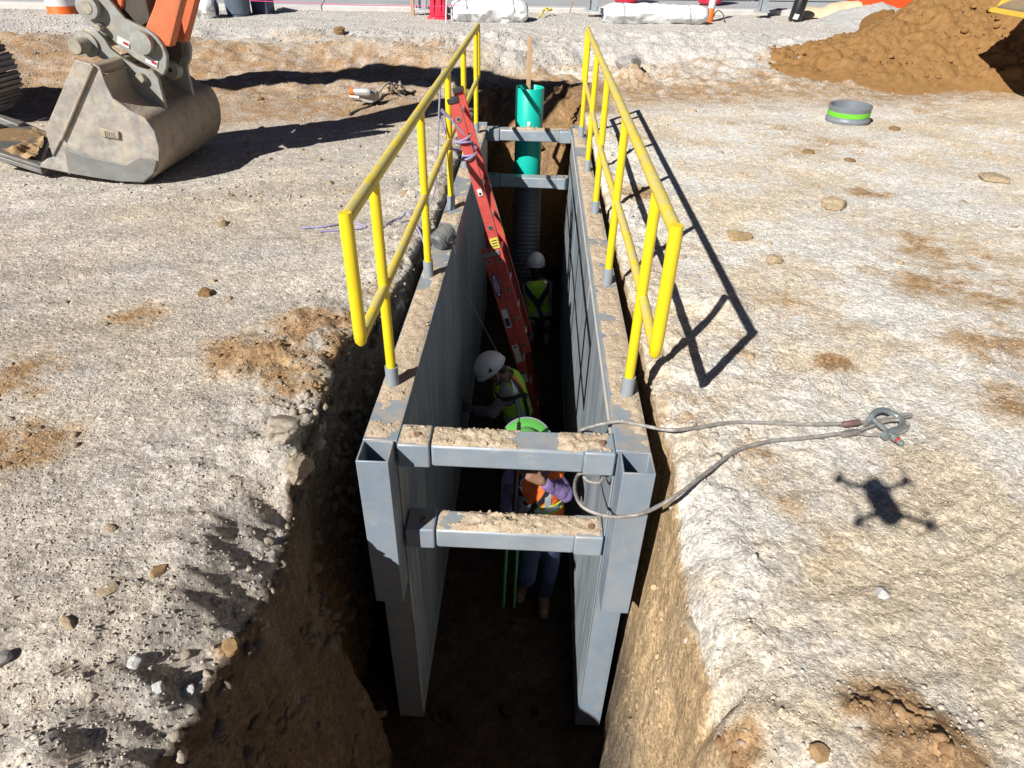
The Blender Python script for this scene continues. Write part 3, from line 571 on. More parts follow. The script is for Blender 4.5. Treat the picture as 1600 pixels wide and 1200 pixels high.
# ---------------- yellow guardrails
yel = pmat('yellow_paint', (.80, .62, .012), (.74, .55, .015), 5, .38, bump=.03, bscale=40, streak=(.20, .16, .07), sstr=(60, 60, 34), samt=.8, slo=.64)
yel_d = pmat('yellow_paint_dusty', (.76, .58, .03), (.66, .52, .06), 7, .5, bump=.05, bscale=40, dust=(.55, .47, .20), damt=1.0, streak=(.30, .24, .10), sstr=(22, 9, 22), samt=.6)
PR = .0262
for xp, lab in ((PXL, 'yellow pipe guardrail along the left side of the trench, red ladder tied to it'), (PXR, 'yellow pipe guardrail along the right side of the trench, casting its shadow on pale ground')):
    g = thing('guardrail', (xp, 2.5, 0), lab, 'guardrail', 'guardrails on the trench shield')
    lean = .0
    for y in POSTY: MB().tube([(xp, y, .062), (xp+lean, y, MH-.0), (xp+lean, y, RH-.004)], PR*.96, 16).build('post', yel, g)
    bow = lambda y: .012*math.sin((y-YN)/(YF-YN)*9)*(1 if xp > 1 else .4)
    ys = np.linspace(YN, YF, 22)
    MB().tube([(xp, y, RH) for y in ys], PR*1.02, 18).build('top_rail', yel_d, g)
    MB().tube([(xp, YN, MH)]+[(xp+bow(y), y, MH) for y in ys[1:-1]]+[(xp, YF, MH)], PR*.9, 18).build('mid_rail', yel_d, g)
    for y in (YN, YF):
        MB().tube([(xp, y, MH-.03), (xp, y, MH-.012), (xp, y, MH+.03), (xp, y, RH-.02), (xp, y, RH+.026)], [.012, PR*.95, PR*1.03, PR*1.03, PR*.9], 16).build('end_post', yel, g)
# ---------------- loose soil lying on the shield
soilm = pmat('loose_soil', (.46, .345, .23), (.56, .47, .36), 35, .95, bump=.9, bscale=90, spec=.1, streak=(.32, .21, .12), sstr=(25, 25, 25), samt=.6)
def soil_sheet(name, x0, x1, y0, y1, z, hmax, cov, seed, label, d=.008, sl=.004):
    nx, ny = int((x1-x0)/d)+1, int((y1-y0)/d)+1
    X, Y = np.meshgrid(np.linspace(x0, x1, nx), np.linspace(y0, y1, ny)); ed = np.minimum(np.minimum(X-x0, x1-X), np.minimum(Y-y0, y1-Y))
    f = fbm(X*5+seed, Y*5, seed, 4, .6)+cov; c = np.clip(fbm(X*24+seed, Y*24, seed+2, 4, .7), -.6, 1)
    ed = ed+.012*fbm(X*14+seed, Y*14, 3, 3)-.004; f = f-.9*(ed < .0); Z = hmax*np.clip(f, 0, 1)*(.55+.9*c)*sstep(0, .03, ed)+np.where(f > 0, .002, -.01); on = (f > .0)
    r = np.random.RandomState(int(seed))
    V = np.stack([X+r.randn(*X.shape)*d*.15, Y+r.randn(*X.shape)*d*.15, z+np.maximum(Z, -.0005)], -1).reshape(-1, 3); idx = np.arange(nx*ny).reshape(ny, nx)
    k = on[:-1, :-1] | on[1:, 1:] | on[1:, :-1]
    F = np.stack([idx[:-1, :-1], idx[:-1, 1:], idx[1:, 1:], idx[1:, :-1]], -1)[k]
    n = int((x1-x0)*(y1-y0)*2200); px_, py_ = x0+.01+(x1-x0-.02)*r.rand(n), y0+.01+(y1-y0-.02)*r.rand(n); keep = fbm(px_*5+seed, py_*5, seed, 4, .6)+cov > .02
    px_, py_ = px_[keep], py_[keep]; zz = z+hmax*.35*np.clip(fbm(px_*5+seed, py_*5, seed, 4, .6)+cov, 0, 1)
    SV, SF, _ = stones(np.stack([px_, py_, zz], 1), .003+.009*r.rand(len(px_))**3, int(seed))
    q = np.concatenate([F[:, [0, 1, 2]], F[:, [0, 2, 3]], SF+len(V)])
    return tag(raw_mesh(name, np.concatenate([V, SV]), q, soilm, smooth=False, kind='stuff'), label, 'soil')
soil_sheet('loose_soil', XL0+.004, XL1-.004, YA+.02, YB-.02, .0005, .035, .10, 3, 'thin brown soil lying on top of the left shield wall', .011)
soil_sheet('loose_soil', XR0+.012, XR1-.004, YA+.02, YB-.02, .0005, .035, .16, 6, 'thin brown soil lying on top of the right shield wall', .011)
soil_sheet('loose_soil', XL1+.16, XR0-.01, -.465, -.325, -.005, .065, .20, 9, 'lumpy sandy soil heaped along the near top spreader bar', .007)
soil_sheet('loose_soil', XL1+.165, XR0-.005, -.465, -.325, -.565, .055, .42, 12, 'sandy soil covering the near lower spreader bar', .007)
soil_sheet('loose_soil', XL1+.01, XL1+.145, -.465, -.325, -.002, .03, .15, 14, 'soil crumbs on the left collar of the near top spreader', .007)
soil_sheet('loose_soil', XL1+.02, XR0-.02, 5.36, 5.50, -.005, .04, .25, 17, 'soil lying on the far top spreader bar', .012)
# ---------------- red fibreglass extension ladder, tied at the top to the left guardrail
redm = pmat('red_fibreglass', (.56, .085, .07), (.48, .065, .055), 14, .45, bump=.04, bscale=60, dust=(.62, .22, .19), damt=.35, streak=(.33, .05, .04), sstr=(6, 6, 3), samt=.4)
alu = pmat('ladder_aluminium', (.62, .62, .62), (.5, .5, .5), 10, .35, .8)
dark = pmat('black_rubber', (.02, .02, .022), (.035, .035, .035), 20, .6)
whitep = pmat('white_sticker', (.75, .75, .73), (.62, .61, .58), 25, .5)
LT, LB = np.array([.045, 2.60, .86]), np.array([.985, 2.64, FLOOR+.04])
lu = (LT-LB)/np.linalg.norm(LT-LB); LLEN = np.linalg.norm(LT-LB); ln = np.array([1., 0, 0]); ln -= lu*(ln@lu); ln /= np.linalg.norm(ln); ly = np.cross(lu, ln); ly *= np.sign(ly[1])   # along, outward (+x), rung direction (+y)
ld = thing('extension_ladder', (.985, 2.85, FLOOR), 'red fibreglass extension ladder leaning out of the trench over the left guardrail', 'ladder')
def lp(s, o, y): return LB+lu*s+ln*o+ly*y
def channel(s0, s1, o, y, dirn, name):
    """C section: web across the sheet, flanges along the rungs"""
    wv, t, fl = .043, .004, .030; mb = MB()
    c = lp((s0+s1)/2, o, y); a = lu*(s1-s0)/2
    mb.obox(c, a, ln*wv, ly*t/2)
    for sg in (-1, 1): mb.obox(c+ln*sg*(wv-t/2-.0002)+ly*dirn*(fl/2+t/2), a, ln*t/2, ly*fl/2)
    return mb.build(name, redm, ld, smooth=False, bevel=.0015)
BASE_TOP = 2.16; FLY_BOT = 1.02; RW = .40
nearb = channel(0, BASE_TOP, -.044, 0, 1, 'base_rail'); farb = channel(0, BASE_TOP, -.044, RW, -1, 'base_rail')
nearf = channel(FLY_BOT, LLEN, .050, .006, 1, 'fly_rail'); farf = channel(FLY_BOT, LLEN, .050, RW-.006, -1, 'fly_rail')
def rung(s, o):
    r = MB().cyl(lp(s, o, .004), lp(s, o, RW-.004), .016, n=10).build('rung', alu, ld)
    # swaged end ring and the dark hollow end, on the near face
    n = MB(); n.lathe([(.011, -.0035), (.022, -.0035), (.022, .001), (.011, .001)], 14, lp(s, o, -.002), -ly, close=True); n.build('rung_end', alu, r)
    MB().lathe([(.0, 0), (.0125, 0), (.0125, .0012), (.0, .0012)], 12, lp(s, o, -.0035), -ly).build('rung_hollow', dark, r)
k = .2
while k < BASE_TOP-.05: rung(k, -.044); k += .305
k = .2+.305*3
while k < LLEN-.08: rung(k, .050); k += .305
MB().obox(lp(.0, -.044, .0)+lu*.01, lu*.05, ln*.045, ly*.012).build('foot', dark, ld); MB().obox(lp(.0, -.044, RW)+lu*.01, lu*.05, ln*.045, ly*.012).build('foot', dark, ld)
MB().obox(lp(BASE_TOP-.06, -.010, -.006), lu*.022, ln*.078, ly*.003).build('guide_bracket', pmat('bracket', (.33, .34, .33), (.28, .29, .28), 20, .5, .5), ld, bevel=.002)
MB().obox(lp(LLEN-.01, .05, .012), lu*.02, ln*.046, ly*.02).build('end_cap', dark, ld, bevel=.004); MB().obox(lp(LLEN-.01, .05, RW-.012), lu*.02, ln*.046, ly*.02).build('end_cap', dark, ld, bevel=.004)
bluem = pmat('logo_blue', (.03, .04, .20), (.025, .035, .17), 30, .4); yl = pmat('label_yellow', (.68, .58, .06), (.6, .5, .08), 40, .5)
def sticker(s, o, hs, ho, mat, name, par=ld): return MB().obox(lp(s, o, -.0035), lu*hs, ln*ho, ly*.0008).build(name, mat, par)
def oval(s, o, a, b, mat, name, lift=.0):
    pts = [lp(s+a*math.cos(t), o+b*math.copysign(abs(math.sin(t))**1.3, math.sin(t)), -.0042-lift) for t in np.linspace(0, 2*math.pi, 28, endpoint=False)]
    return MB().prism(pts, -ly*.0008).build(name, mat, ld)
oval(BASE_TOP-.37, -.044, .135, .033, bluem, 'logo_plate'); 
oval(BASE_TOP-.37, -.044, .108, .022, whitep, 'logo_panel', .001)
text_part('WERNER', .044, lp(BASE_TOP-.37, -.044, -.0072), -lu, ln, 'lettering', bluem, ld)
for s, o, hs, ho, mt in ((BASE_TOP-.72, -.044, .10, .026, whitep), (BASE_TOP-.76, -.044, .045, .020, bluem), (BASE_TOP-1.12, -.044, .10, .028, whitep), (BASE_TOP-1.42, -.044, .05, .028, whitep), (BASE_TOP+.03, .05, .05, .036, yl), (LLEN-.75, .05, .03, .02, whitep)):
    if mt is bluem: MB().obox(lp(s, o, -.0052), lu*hs, ln*ho, ly*.0006).build('sticker', mt, ld)
    else: sticker(s, o, hs, ho, mt, 'sticker')
for k_ in range(3): MB().obox(lp(BASE_TOP+.005+.025*k_, .05, -.0052), lu*.004, ln*.024, ly*.0005).build('sticker_bar', dark, ld)
for s, hs, mt in ((BASE_TOP+.2, .12, whitep), (BASE_TOP+.0, .08, yl), (LLEN-.42, .06, whitep), (LLEN-.9, .07, whitep)):
    MB().obox(lp(s, .05+.0445, RW-.022), lu*hs, ly*.013, ln*.0006).build('sticker', mt, ld)
# ---------------- ropes
ropem = pmat('purple_rope', (.20, .17, .42), (.42, .40, .55), 140, .85, bump=.6, bscale=260, amount=.3)
def rope(name, pts, r=.01, mat=None, label=None, cat='rope', n=8, sub=8, par=None): return tag(MB().tube(spline(pts, sub), r, n).build(name, mat, par), label, cat)
tt = lp(LLEN-.40, .05, 0); coil = []
for k_ in range(58):
    a = k_*.5; q = tt+lu*(.02+.085*math.sin(k_*.11))+ln*(.066*math.cos(a)-.012)+ly*(.03+.055*math.sin(a)); coil.append(q)
coil = [np.array([PXL-.02, 2.56, .62]), np.array([PXL-.05, 2.57, .80])]+coil+[np.array([PXL-.03, 2.54, .5]), np.array([PXL-.06, 2.5, .35])]
rope('tie_rope', coil, .0085, ropem, 'purple and white rope wound round the ladder top, tying it to the rail', sub=3)
rope('hanging_rope', [np.array(q) for q in ((PXL-.0, 2.60, RH+.034), (PXL-.036, 2.59, RH), (PXL-.06, 2.56, .85), (PXL-.08, 2.5, .5), (PXL-.11, 2.42, .2), (-.16, 2.36, .03), (-.3, 2.2, .02))], .007, pmat('grey_rope', (.19, .18, .24), (.33, .32, .38), 150, .85, bump=.5, bscale=250), 'thin grey rope hanging from the left top rail to the ground')
def onground(px, py, dz=.01): q = P(px, py, z=0); q = P(px, py, z=float(height(q[0], q[1]))); return q+np.array([0, 0, dz])
rope('ground_rope', [onground(470, 358), onground(505, 356), onground(545, 350), onground(572, 356), onground(548, 360), onground(520, 362), onground(500, 364)], .008, ropem, 'purple rope lying doubled on the gravel left of the left guardrail')
rope('lip_rope', [onground(598, 358), onground(612, 347), onground(628, 341), onground(640, 337, .02), np.array([-.06, 1.9, -.05]), np.array([-.045, 1.8, -.3])], .008, ropem, 'purple rope trailing over the left trench lip under the guardrail')
# ---------------- fall arrester on the left wall, its cable running down to the second worker
srl = thing('fall_arrester', (.10, 1.80, .0), 'black fall arrester block lying on the left shield wall with thin cable', 'fall arrester')
bk = pmat('arrester_body', (.075, .08, .085), (.14, .145, .15), 30, .45, bump=.3, bscale=60, dust=(.4, .36, .3), damt=.35)
ca = np.array([.55, .72, .42]); ca /= np.linalg.norm(ca); cc = np.array([.095, 1.80, .085])
body = MB().lathe([(.0, -.085), (.055, -.085), (.068, -.07), (.07, -.02), (.074, 0), (.07, .02), (.068, .06), (.055, .08), (.0, .08)], 20, cc, ca).build('housing', bk, srl)
sd = np.cross(ca, [0, 0, 1.]); sd /= np.linalg.norm(sd); up_ = np.cross(sd, ca)
MB().lathe([(.0, -.002), (.034, 0), (.034, .008), (.012, .012), (.0, .012)], 16, cc+sd*.069, sd).build('cover_disc', pmat('cover', (.2, .2, .2), (.12, .12, .12), 40, .4, .3), body)
for k_ in (-.055, -.03, .03, .052): MB().lathe([(.071, -.004), (.0765, -.003), (.0765, .003), (.071, .004)], 20, cc+ca*k_, ca, close=True).build('rib', bk, body)
ex = cc+sd*.06+np.array([.01, -.01, -.02]); MB().cyl(ex-sd*.02, ex+sd*.035, .016, .010, 10).build('cable_guide', dark, srl)
wire = pmat('steel_wire', (.45, .45, .44), (.3, .3, .3), 200, .4, .7)
P2D = np.array([.58, 2.14, -1.30])
MB().tube([ex+sd*.03, (.22, 1.86, -.35), P2D], .0028, 6).build('cable', wire, srl)
# ---------------- green riser with a stake in it, corrugated pipe below
gpipe = pmat('green_pvc', (.0, .46, .36), (.0, .42, .33), 3, .35, bump=.02, bscale=20, dust=(.35, .30, .2), damt=.15)
RY, RR = 5.80, .170; RX = P(828, 150, y=5.80)[0]; RT = P(828, 140, y=5.64)[2]
rz = thing('riser_pipe', (RX, RY, -.72), 'bright green plastic riser pipe standing open at the far trench end', 'pipe')
MB().lathe([(RR, -.75), (RR, RT-.005), (RR-.004, RT), (RR-.010, RT), (RR-.014, RT-.005), (RR-.014, -.75)], 48, (RX, RY, 0), close=True).build('pipe_wall', gpipe, rz)
def on_riser(a0, a1, z0, z1, mat, nm):
    G = [[(RX+(RR+.0015)*math.sin(a), RY-(RR+.0015)*math.cos(a), z) for a in np.linspace(a0, a1, 6)] for z in (z0, z1)]
    return MB().grid(G).build(nm, mat, rz, solid=.001)
on_riser(-.10, .12, -.045, .03, whitep, 'sticker')
stake = tag(MB().beam((RX-.02, RY+.10, -.5), (RX-.025, RY+.10, P(826, 58, y=5.9)[2]), .024, .052).build('wooden_stake', pmat('stake_wood', (.50, .33, .19), (.42, .27, .15), 20, .8, bump=.3, stretch=(1, 1, .05)), bevel=.003), 'pale wooden stake standing upright inside the green riser pipe', 'stake')
hd = pmat('corrugated_plastic', (.085, .095, .12), (.10, .11, .135), 6, .5, dust=(.2, .17, .14), damt=.3)
c0, c1 = np.array([RX+.015, RY-.02, -.70]), np.array([.70, 5.25, -2.44]); ax = c1-c0; LL = np.linalg.norm(ax); ax /= LL; prof = [(0, 0)]
nn = 34
for i in range(nn):
    h = LL*i/nn; q = LL/nn; prof += [(.174, h+.05*q), (.180, h+.25*q), (.180, h+.65*q), (.174, h+.85*q)]
tag(MB().lathe(prof, 36, c0, ax).build('corrugated_pipe', hd), 'dark corrugated drain pipe leading down from the green riser', 'pipe')
# ---------------- wire rope sling with shackle
slm = pmat('wire_rope', (.42, .40, .37), (.25, .23, .21), 30, .5, .35, bump=.2, bscale=200)
def wire_rope(pts, r, name, parent, sub=10, turns=26):
    """six strands laid round a core"""
    c = spline(pts, sub); c = [np.array(q) for q in c]; seg = np.r_[0, np.cumsum([np.linalg.norm(c[i+1]-c[i]) for i in range(len(c)-1)])]
    Ltot = seg[-1]; n = max(8, int(Ltot/.011)); s = np.linspace(0, Ltot, n); C3 = np.stack([np.interp(s, seg, [q[i] for q in c]) for i in range(3)], 1)
    T = np.gradient(C3, axis=0); T /= np.linalg.norm(T, axis=1)[:, None]; u = np.cross(T[0], [0, 0, 1.]); U = []
    for t in T: u = u-t*(u@t); u /= np.linalg.norm(u); U.append(u.copy())
    U = np.array(U); W = np.cross(T, U); mb = MB()
    for k in range(5):
        ph = 2*math.pi*k/5+s*2*math.pi/.085; mb.tube(list(C3+r*.58*(np.cos(ph)[:, None]*U+np.sin(ph)[:, None]*W)), r*.56, 6)
    return mb.build(name, slm, parent, angle=70)
slr = thing('wire_rope_sling', tuple(P(1150, 690, z=.02)), 'frayed steel wire rope sling looped over the right shield wall and lying on the ground', 'wire rope')
r_ = .0085
A = [P(905, 672, z=-.03), P(930, 664, z=.005), P(960, 659, z=.022), P(985, 661, z=.022), P(1020, 668, z=.02), P(1050, 672, z=.045), P(1090, 668, z=.04), P(1150, 660, z=.03), P(1250, 663, z=.03), P(1335, 662, z=.035)]
A = [P(915, 671, z=.0)]+A[2:]
wire_rope([P(925, 676, z=-.10), P(907, 672, z=-.02)]+A[1:], r_, 'sling_leg', slr)
Bp = [P(930, 742, z=-.16), P(906, 740, y=-.30), P(898, 760, y=-.42), P(905, 785, y=-.58), P(925, 800, y=-.63), P(960, 808, y=-.645), P(1000, 803, y=-.64), P(1030, 790, z=-.02), P(1060, 772, z=.03), P(1105, 738, z=.035), P(1150, 705, z=.03), P(1200, 690, z=.03), P(1260, 684, z=.03), P(1330, 675, z=.035)]
wire_rope(Bp, r_, 'sling_leg', slr)
wire_rope([P(912, 745, z=-.15), P(920, 752, z=-.15), P(935, 755, z=-.15), P(942, 748, z=-.15)], r_*.8, 'tail_loop', slr)
fr = pmat('ferrule_pink', (.30, .17, .15), (.22, .14, .13), 30, .5, .4); fg = pmat('ferrule_grey', (.30, .27, .25), (.2, .18, .17), 40, .55, .4, bump=.3)
def ferrule(a, b, r, mat): a, b = np.array(a), np.array(b); d = b-a; MB().tube([a, a+d*.1, a+d*.5, a+d*.9, b], [r*.75, r, r*1.02, r, r*.75], 12).build('ferrule', mat, slr)
ferrule(P(1316, 663, z=.037), P(1343, 660, z=.037), .0155, fr); ferrule(P(1315, 679, z=.037), P(1343, 674, z=.037), .0155, fg)
wire_rope([P(1340, 660, z=.036), P(1365, 658, z=.036), P(1395, 651, z=.045), P(1420, 647, z=.05), P(1421, 650, z=.03), P(1395, 655, z=.03), P(1350, 663, z=.03)], r_*.9, 'eye', slr)
wire_rope([P(1340, 674, z=.036), P(1362, 666, z=.036), P(1385, 658, z=.045), P(1410, 657, z=.05), P(1419, 664, z=.035), P(1412, 674, z=.03), P(1380, 680, z=.03), P(1342, 678, z=.03)], r_*.9, 'eye', slr)
shk = thing('bow_shackle', tuple(P(1380, 665, z=.0)), 'galvanised bow shackle with red tipped pin lying on the sling eyes', 'shackle')
gal = pmat('galvanised', (.34, .38, .38), (.27, .31, .31), 18, .38, .55); redtip = pmat('red_tip', (.45, .03, .05), (.35, .03, .04), 20, .4)
p0, p1 = P(1364, 655, z=.055), P(1396, 682, z=.05); d = (p1-p0)/np.linalg.norm(p1-p0)
MB().cyl(p0-d*.012, p1+d*.002, .0125, n=16).build('pin', gal, shk)
MB().cyl(p1+d*.0, p1+d*.022, .018, .018, 16).build('pin_collar', gal, shk); MB().cyl(p1+d*.023, p1+d*.034, .0135, .0135, 14).build('red_ring', redtip, shk); MB().tube([p1+d*.034, p1+d*.052, p1+d*.058], [.0135, .0135, .008], 14).build('pin_head', gal, shk)
e1, e2 = P(1361, 656, z=.055), P(1384, 680, z=.053)
bow = [e1, P(1362, 650, z=.07), P(1369, 643, z=.075), P(1380, 641, z=.072), P(1392, 645, z=.06), P(1404, 652, z=.05), P(1410, 661, z=.05), P(1406, 669, z=.055), P(1396, 672, z=.062), P(1388, 676, z=.06), e2]
MB().tube(spline(bow, 5), [.0125+.003*math.sin(math.pi*i/50) for i in range(51)], 12).build('bow', gal, shk)
for q in (e1, e2): MB().cyl(q-d*.012, q+d*.012, .022, n=16).build('eye_boss', gal, shk)
# ---------------- grey pipe coupling on the right ground
q = P(1326, 188, z=.02); cpg = thing('pipe_coupling', (q[0], q[1], .0), 'short grey pipe coupling with a bright green band on the right ground', 'pipe coupling')
gz = float(height(q[0], q[1])); ax = np.array([-.035, -.02, 1]); cg = pmat('coupling_grey', (.19, .215, .25), (.16, .18, .21), 8, .4, dust=(.45, .4, .33), damt=.3); cgr = pmat('band_green', (.16, .55, .03), (.13, .48, .03), 8, .45)
sc_ = .262
MB().lathe([(sc_*.98, 0), (sc_*1.03, .02), (sc_*1.03, .045), (sc_*.98, .06), (sc_*.97, .17), (sc_*1.0, .18), (sc_*1.0, .205), (sc_*.94, .205), (sc_*.92, .17), (sc_*.92, .0)], 48, (q[0], q[1]+.05, gz), ax, close=True).build('sleeve', cg, cpg)
MB().lathe([(sc_*.972, .085), (sc_*.99, .087), (sc_*.99, .140), (sc_*.972, .142)], 48, (q[0], q[1]+.05, gz), ax, close=True).build('green_band', cgr, cpg)
# ---------------- corded power saw on the left ground
q = P(570, 152, z=.02); pw = thing('power_saw', (q[0], q[1], 0), 'grey corded power tool with orange nozzle lying on the left ground', 'power tool'); S = .0105
tg = pmat('tool_grey', (.36, .36, .34), (.45, .44, .40), 20, .45, dust=(.45, .38, .28), damt=.4); org = pmat('tool_orange', (.80, .20, .03), (.75, .17, .03), 10, .5); sil = pmat('tool_silver', (.62, .63, .64), (.5, .5, .5), 15, .35, .4)
def g2(px, py, z): return P(px, py, z=z)
a, b = g2(553, 143, .17), g2(575, 144, .17); MB().tube([a, a+(b-a)*.5, b, b+(b-a)*.18], [.045, .05, .055, .04], 14).build('barrel', sil, pw)
MB().tube([g2(546.5, 143, .17), g2(552.5, 143, .17)], [.052, .052], 14).build('nozzle', org, pw)
poly = [g2(557, 148, .13), g2(578, 142, .18), g2(587, 146, .15), g2(588, 158, .05), g2(580, 161.5, .03), g2(567, 160.5, .03)]; ext = np.array([.02, .13, .0])
MB().prism(poly, ext).build('motor_housing', tg, pw, bevel=.02, seg=3)
MB().tube([g2(547, 151, .06), g2(562, 152, .06)], .022, 10).build('guard', sil, pw); MB().prism([p_-np.array([.003, .008, 0]) for p_ in (g2(573, 147, .14), g2(580, 146, .145), g2(579, 151, .1), g2(574, 150, .1))], (.004, .01, 0)).build('red_badge', redtip, pw)
cordm = pmat('cord_grey', (.40, .38, .33), (.33, .31, .28), 20, .6); cordb = pmat('cord_dark', (.10, .085, .07), (.07, .06, .05), 20, .7)
rope('power_cord', par=pw, pts=[g2(588, 150, .1), g2(594, 142, .13), g2(600, 134, .18), g2(608, 129, .20), g2(614, 132, .14), g2(618, 139, .02), g2(612, 141, .02), g2(606, 134, .12), g2(610, 144, .02), g2(615, 131, .16), g2(622, 133, .12), g2(625, 128, .18), g2(627, 136, .06), g2(630, 142, .02), g2(633, 141, .02), g2(629, 135, .12), g2(624, 131, .16), g2(620, 138, .03)], r=.013, mat=cordm, label='grey power cord in loose coils', cat=None)
rope('loose_cable', [onground(649, 143), onground(640, 147), onground(620, 146), onground(600, 150), onground(592, 158), onground(575, 168), onground(560, 173), onground(546, 180)], .014, cordb, 'dark thin cable lying on the ground in front of the power tool', 'cable')
# ================================================================== the excavator at the left: bucket, coupler, stick, boom, tracks
bkm = pmat('bucket_steel', (.46, .44, .405), (.25, .245, .235), 8, .55, .2, bump=.3, bscale=45, detail=10, dust=(.42, .33, .22), damt=.8, dside=.45, streak=(.52, .43, .30), sstr=(13, 13, 6), samt=.9, slo=.48)
bkin = pmat('bucket_muddy', (.30, .265, .225), (.41, .34, .25), 10, .8, bump=.5, bscale=45, streak=(.17, .155, .14), sstr=(7, 12, 7), samt=.8)
wearm = pmat('wear_plate', (.235, .24, .235), (.18, .185, .185), 6, .55, .3, bump=.1, dust=(.42, .33, .2), damt=.4, streak=(.48, .46, .42), sstr=(4, 9, 9), samt=.3)
coup = pmat('coupler_paint', (.34, .355, .345), (.22, .24, .24), 9, .55, .1, bump=.15, bscale=30, dust=(.45, .36, .23), damt=.8, dside=.35, streak=(.50, .42, .29), sstr=(14, 14, 9), samt=.9, slo=.5)
orgm = pmat('excavator_orange', (.62, .16, .06), (.55, .13, .05), 4, .5, bump=.05, dust=(.5, .36, .22), damt=.4, streak=(.20, .07, .04), sstr=(5, 5, 2), samt=.7)
darkm = pmat('dark_and_shaded_steel', (.06, .055, .05), (.09, .075, .06), 8, .6, .3, bump=.2)
pinm = pmat('pin_end', (.42, .38, .30), (.30, .27, .22), 25, .6, .2, bump=.2)
def U_(v): v = np.array(v, float); return v/np.linalg.norm(v)
ec = thing('excavator', (-6.6, 3.6, 0), 'orange excavator resting its muddy grey bucket on the ground at the left', 'excavator')
Y0, Y1 = 2.95, 4.28
sz = lambda pts, y: [P(a, b, y=y) for a, b in pts]
side = [(146, 105), (158, 112), (166, 135), (178, 160), (203, 178), (228, 190), (243, 211), (250, 237), (250, 258), (243, 277), (226, 291), (190, 289), (150, 283), (110, 276), (62, 266), (74, 254), (86, 250), (100, 221)]
zs = 0.03
bk = MB().prism([p+np.array([0, 0, zs]) for p in sz(side, Y0)], (0, .035, 0)).build('bucket', bkm, ec, bevel=.006)
MB().prism([p+np.array([0, Y1-Y0-.035, zs]) for p in sz(side, Y0)], (0, .035, 0)).build('far_side_plate', bkm, bk, bevel=.006)
# rolled back sheet between the side plates
prof = [p+np.array([0, 0, zs]) for p in sz([(146, 105), (158, 112), (166, 135), (178, 160), (203, 178), (228, 190), (243, 211), (250, 237), (250, 258), (243, 277), (226, 291), (190, 289), (150, 283), (110, 276), (62, 266)], Y0)]
prof = spline(prof, 4); cen = np.mean(prof, 0); N_ = len(prof)
inn = []
for i, p in enumerate(prof):
    t = prof[min(i+1, N_-1)]-prof[max(i-1, 0)]; n_ = np.array([-t[2], 0, t[0]]); n_ /= np.linalg.norm(n_)
    if n_ @ (cen-p) < 0: n_ = -n_
    inn.append(p+n_*.028)
loop = [p for p in prof]+[p for p in inn[::-1]]; sheet = MB(); V = []; F = []; M_ = len(loop)
for y in (.002+Y0, Y1-.002):
    V += [np.array([p[0], y, p[2]]) for p in loop]
for i in range(M_): F.append((i, (i+1) % M_, (i+1) % M_+M_, i+M_))
sheet.add(V, F).build('back_sheet', bkin, bk)
# side bar, wear plates, cutting edge and dirt on it
bar = [p+np.array([0, -.018, zs]) for p in sz([(121, 99), (147, 106), (101, 221), (86, 250), (74, 207)], Y0)]
MB().prism(bar, (0, .05, 0)).build('side_bar', bkm, bk, bevel=.008)
wp = [p+np.array([0, -.015, zs]) for p in sz([(104, 236), (130, 247), (170, 256), (200, 262), (222, 249), (248, 256), (242, 276), (226, 289), (190, 288), (150, 282), (110, 275)], Y0)]
MB().prism(wp, (0, .014, 0)).build('wear_plate', wearm, bk, bevel=.004)
w2 = P(175, 214, y=Y0)+np.array([0, -.012, zs]); MB().obox(w2, (.078, 0, -.012), (0, .012, 0), (.008, 0, .034)).build('name_plate', bkin, bk, bevel=.008)
text_part('JRB', .062, w2+np.array([0, -.014, -.002]), (1, 0, -.16), (.1, 0, 1), 'raised_lettering', pmat('letter_tan', (.42, .34, .25), (.34, .28, .2), 20, .8), bk, .004)
seam = sz([(149, 108), (100, 223)], Y0); MB().cyl(seam[0]+np.array([0, -.02, zs]), seam[1]+np.array([0, -.02, zs]), .012, n=8).build('weld_seam', bkin, bk)
cut = [np.array([-3.64, Y0, .10]), P(82, 214, y=3.92), P(42, 197, y=3.92), np.array([-4.50, Y0, .36])]
MB().prism(cut, (0, 0, .035)).build('cutting_edge', wearm, bk, bevel=.008)
MB().prism([cut[0]+np.array([0, -.012, -.045]), cut[0]+np.array([0, .10, -.045]), cut[3]+np.array([.05, .10, -.05]), cut[3]+np.array([.05, -.012, -.05])], (0, 0, .042)).build('edge_shroud', wearm, bk, bevel=.008)
for k_ in range(4):
    q = cut[3]+(cut[2]-cut[3])*(.1+.8*k_/3); v_ = U_(cut[3]-cut[0]); MB().prism([q-v_*.05+np.array([0, -.06, -.02]), q-v_*.05+np.array([0, .06, -.02]), q+v_*.26+np.array([0, .03, -.01]), q+v_*.26+np.array([0, -.03, -.01])], (0, 0, .07)).build('tooth', wearm, bk, bevel=.01)
nx, ny = 44, 44; G = []
for j_ in range(ny):
    row = []
    for i_ in range(nx):
        u, v = .04+.92*i_/(nx-1), .05+.9*j_/(ny-1); p = (1-v)*((1-u)*cut[0]+u*cut[3])+v*((1-u)*cut[1]+u*cut[2]); h = float(np.clip(fbm(p[0]*3.2, p[1]*3.2, 8, 4, .6)+.22-.35*u, 0, 1))*.11*(1+.7*float(fbm(p[0]*14, p[1]*14, 9, 3))); row.append(p+np.array([0, 0, .030+h]))
    G.append(row)
dirtm = pmat('bucket_dirt', (.36, .22, .10), (.44, .30, .16), 20, .95, bump=.8, bscale=70)
MB().grid(G).build('stuck_dirt', dirtm, bk)
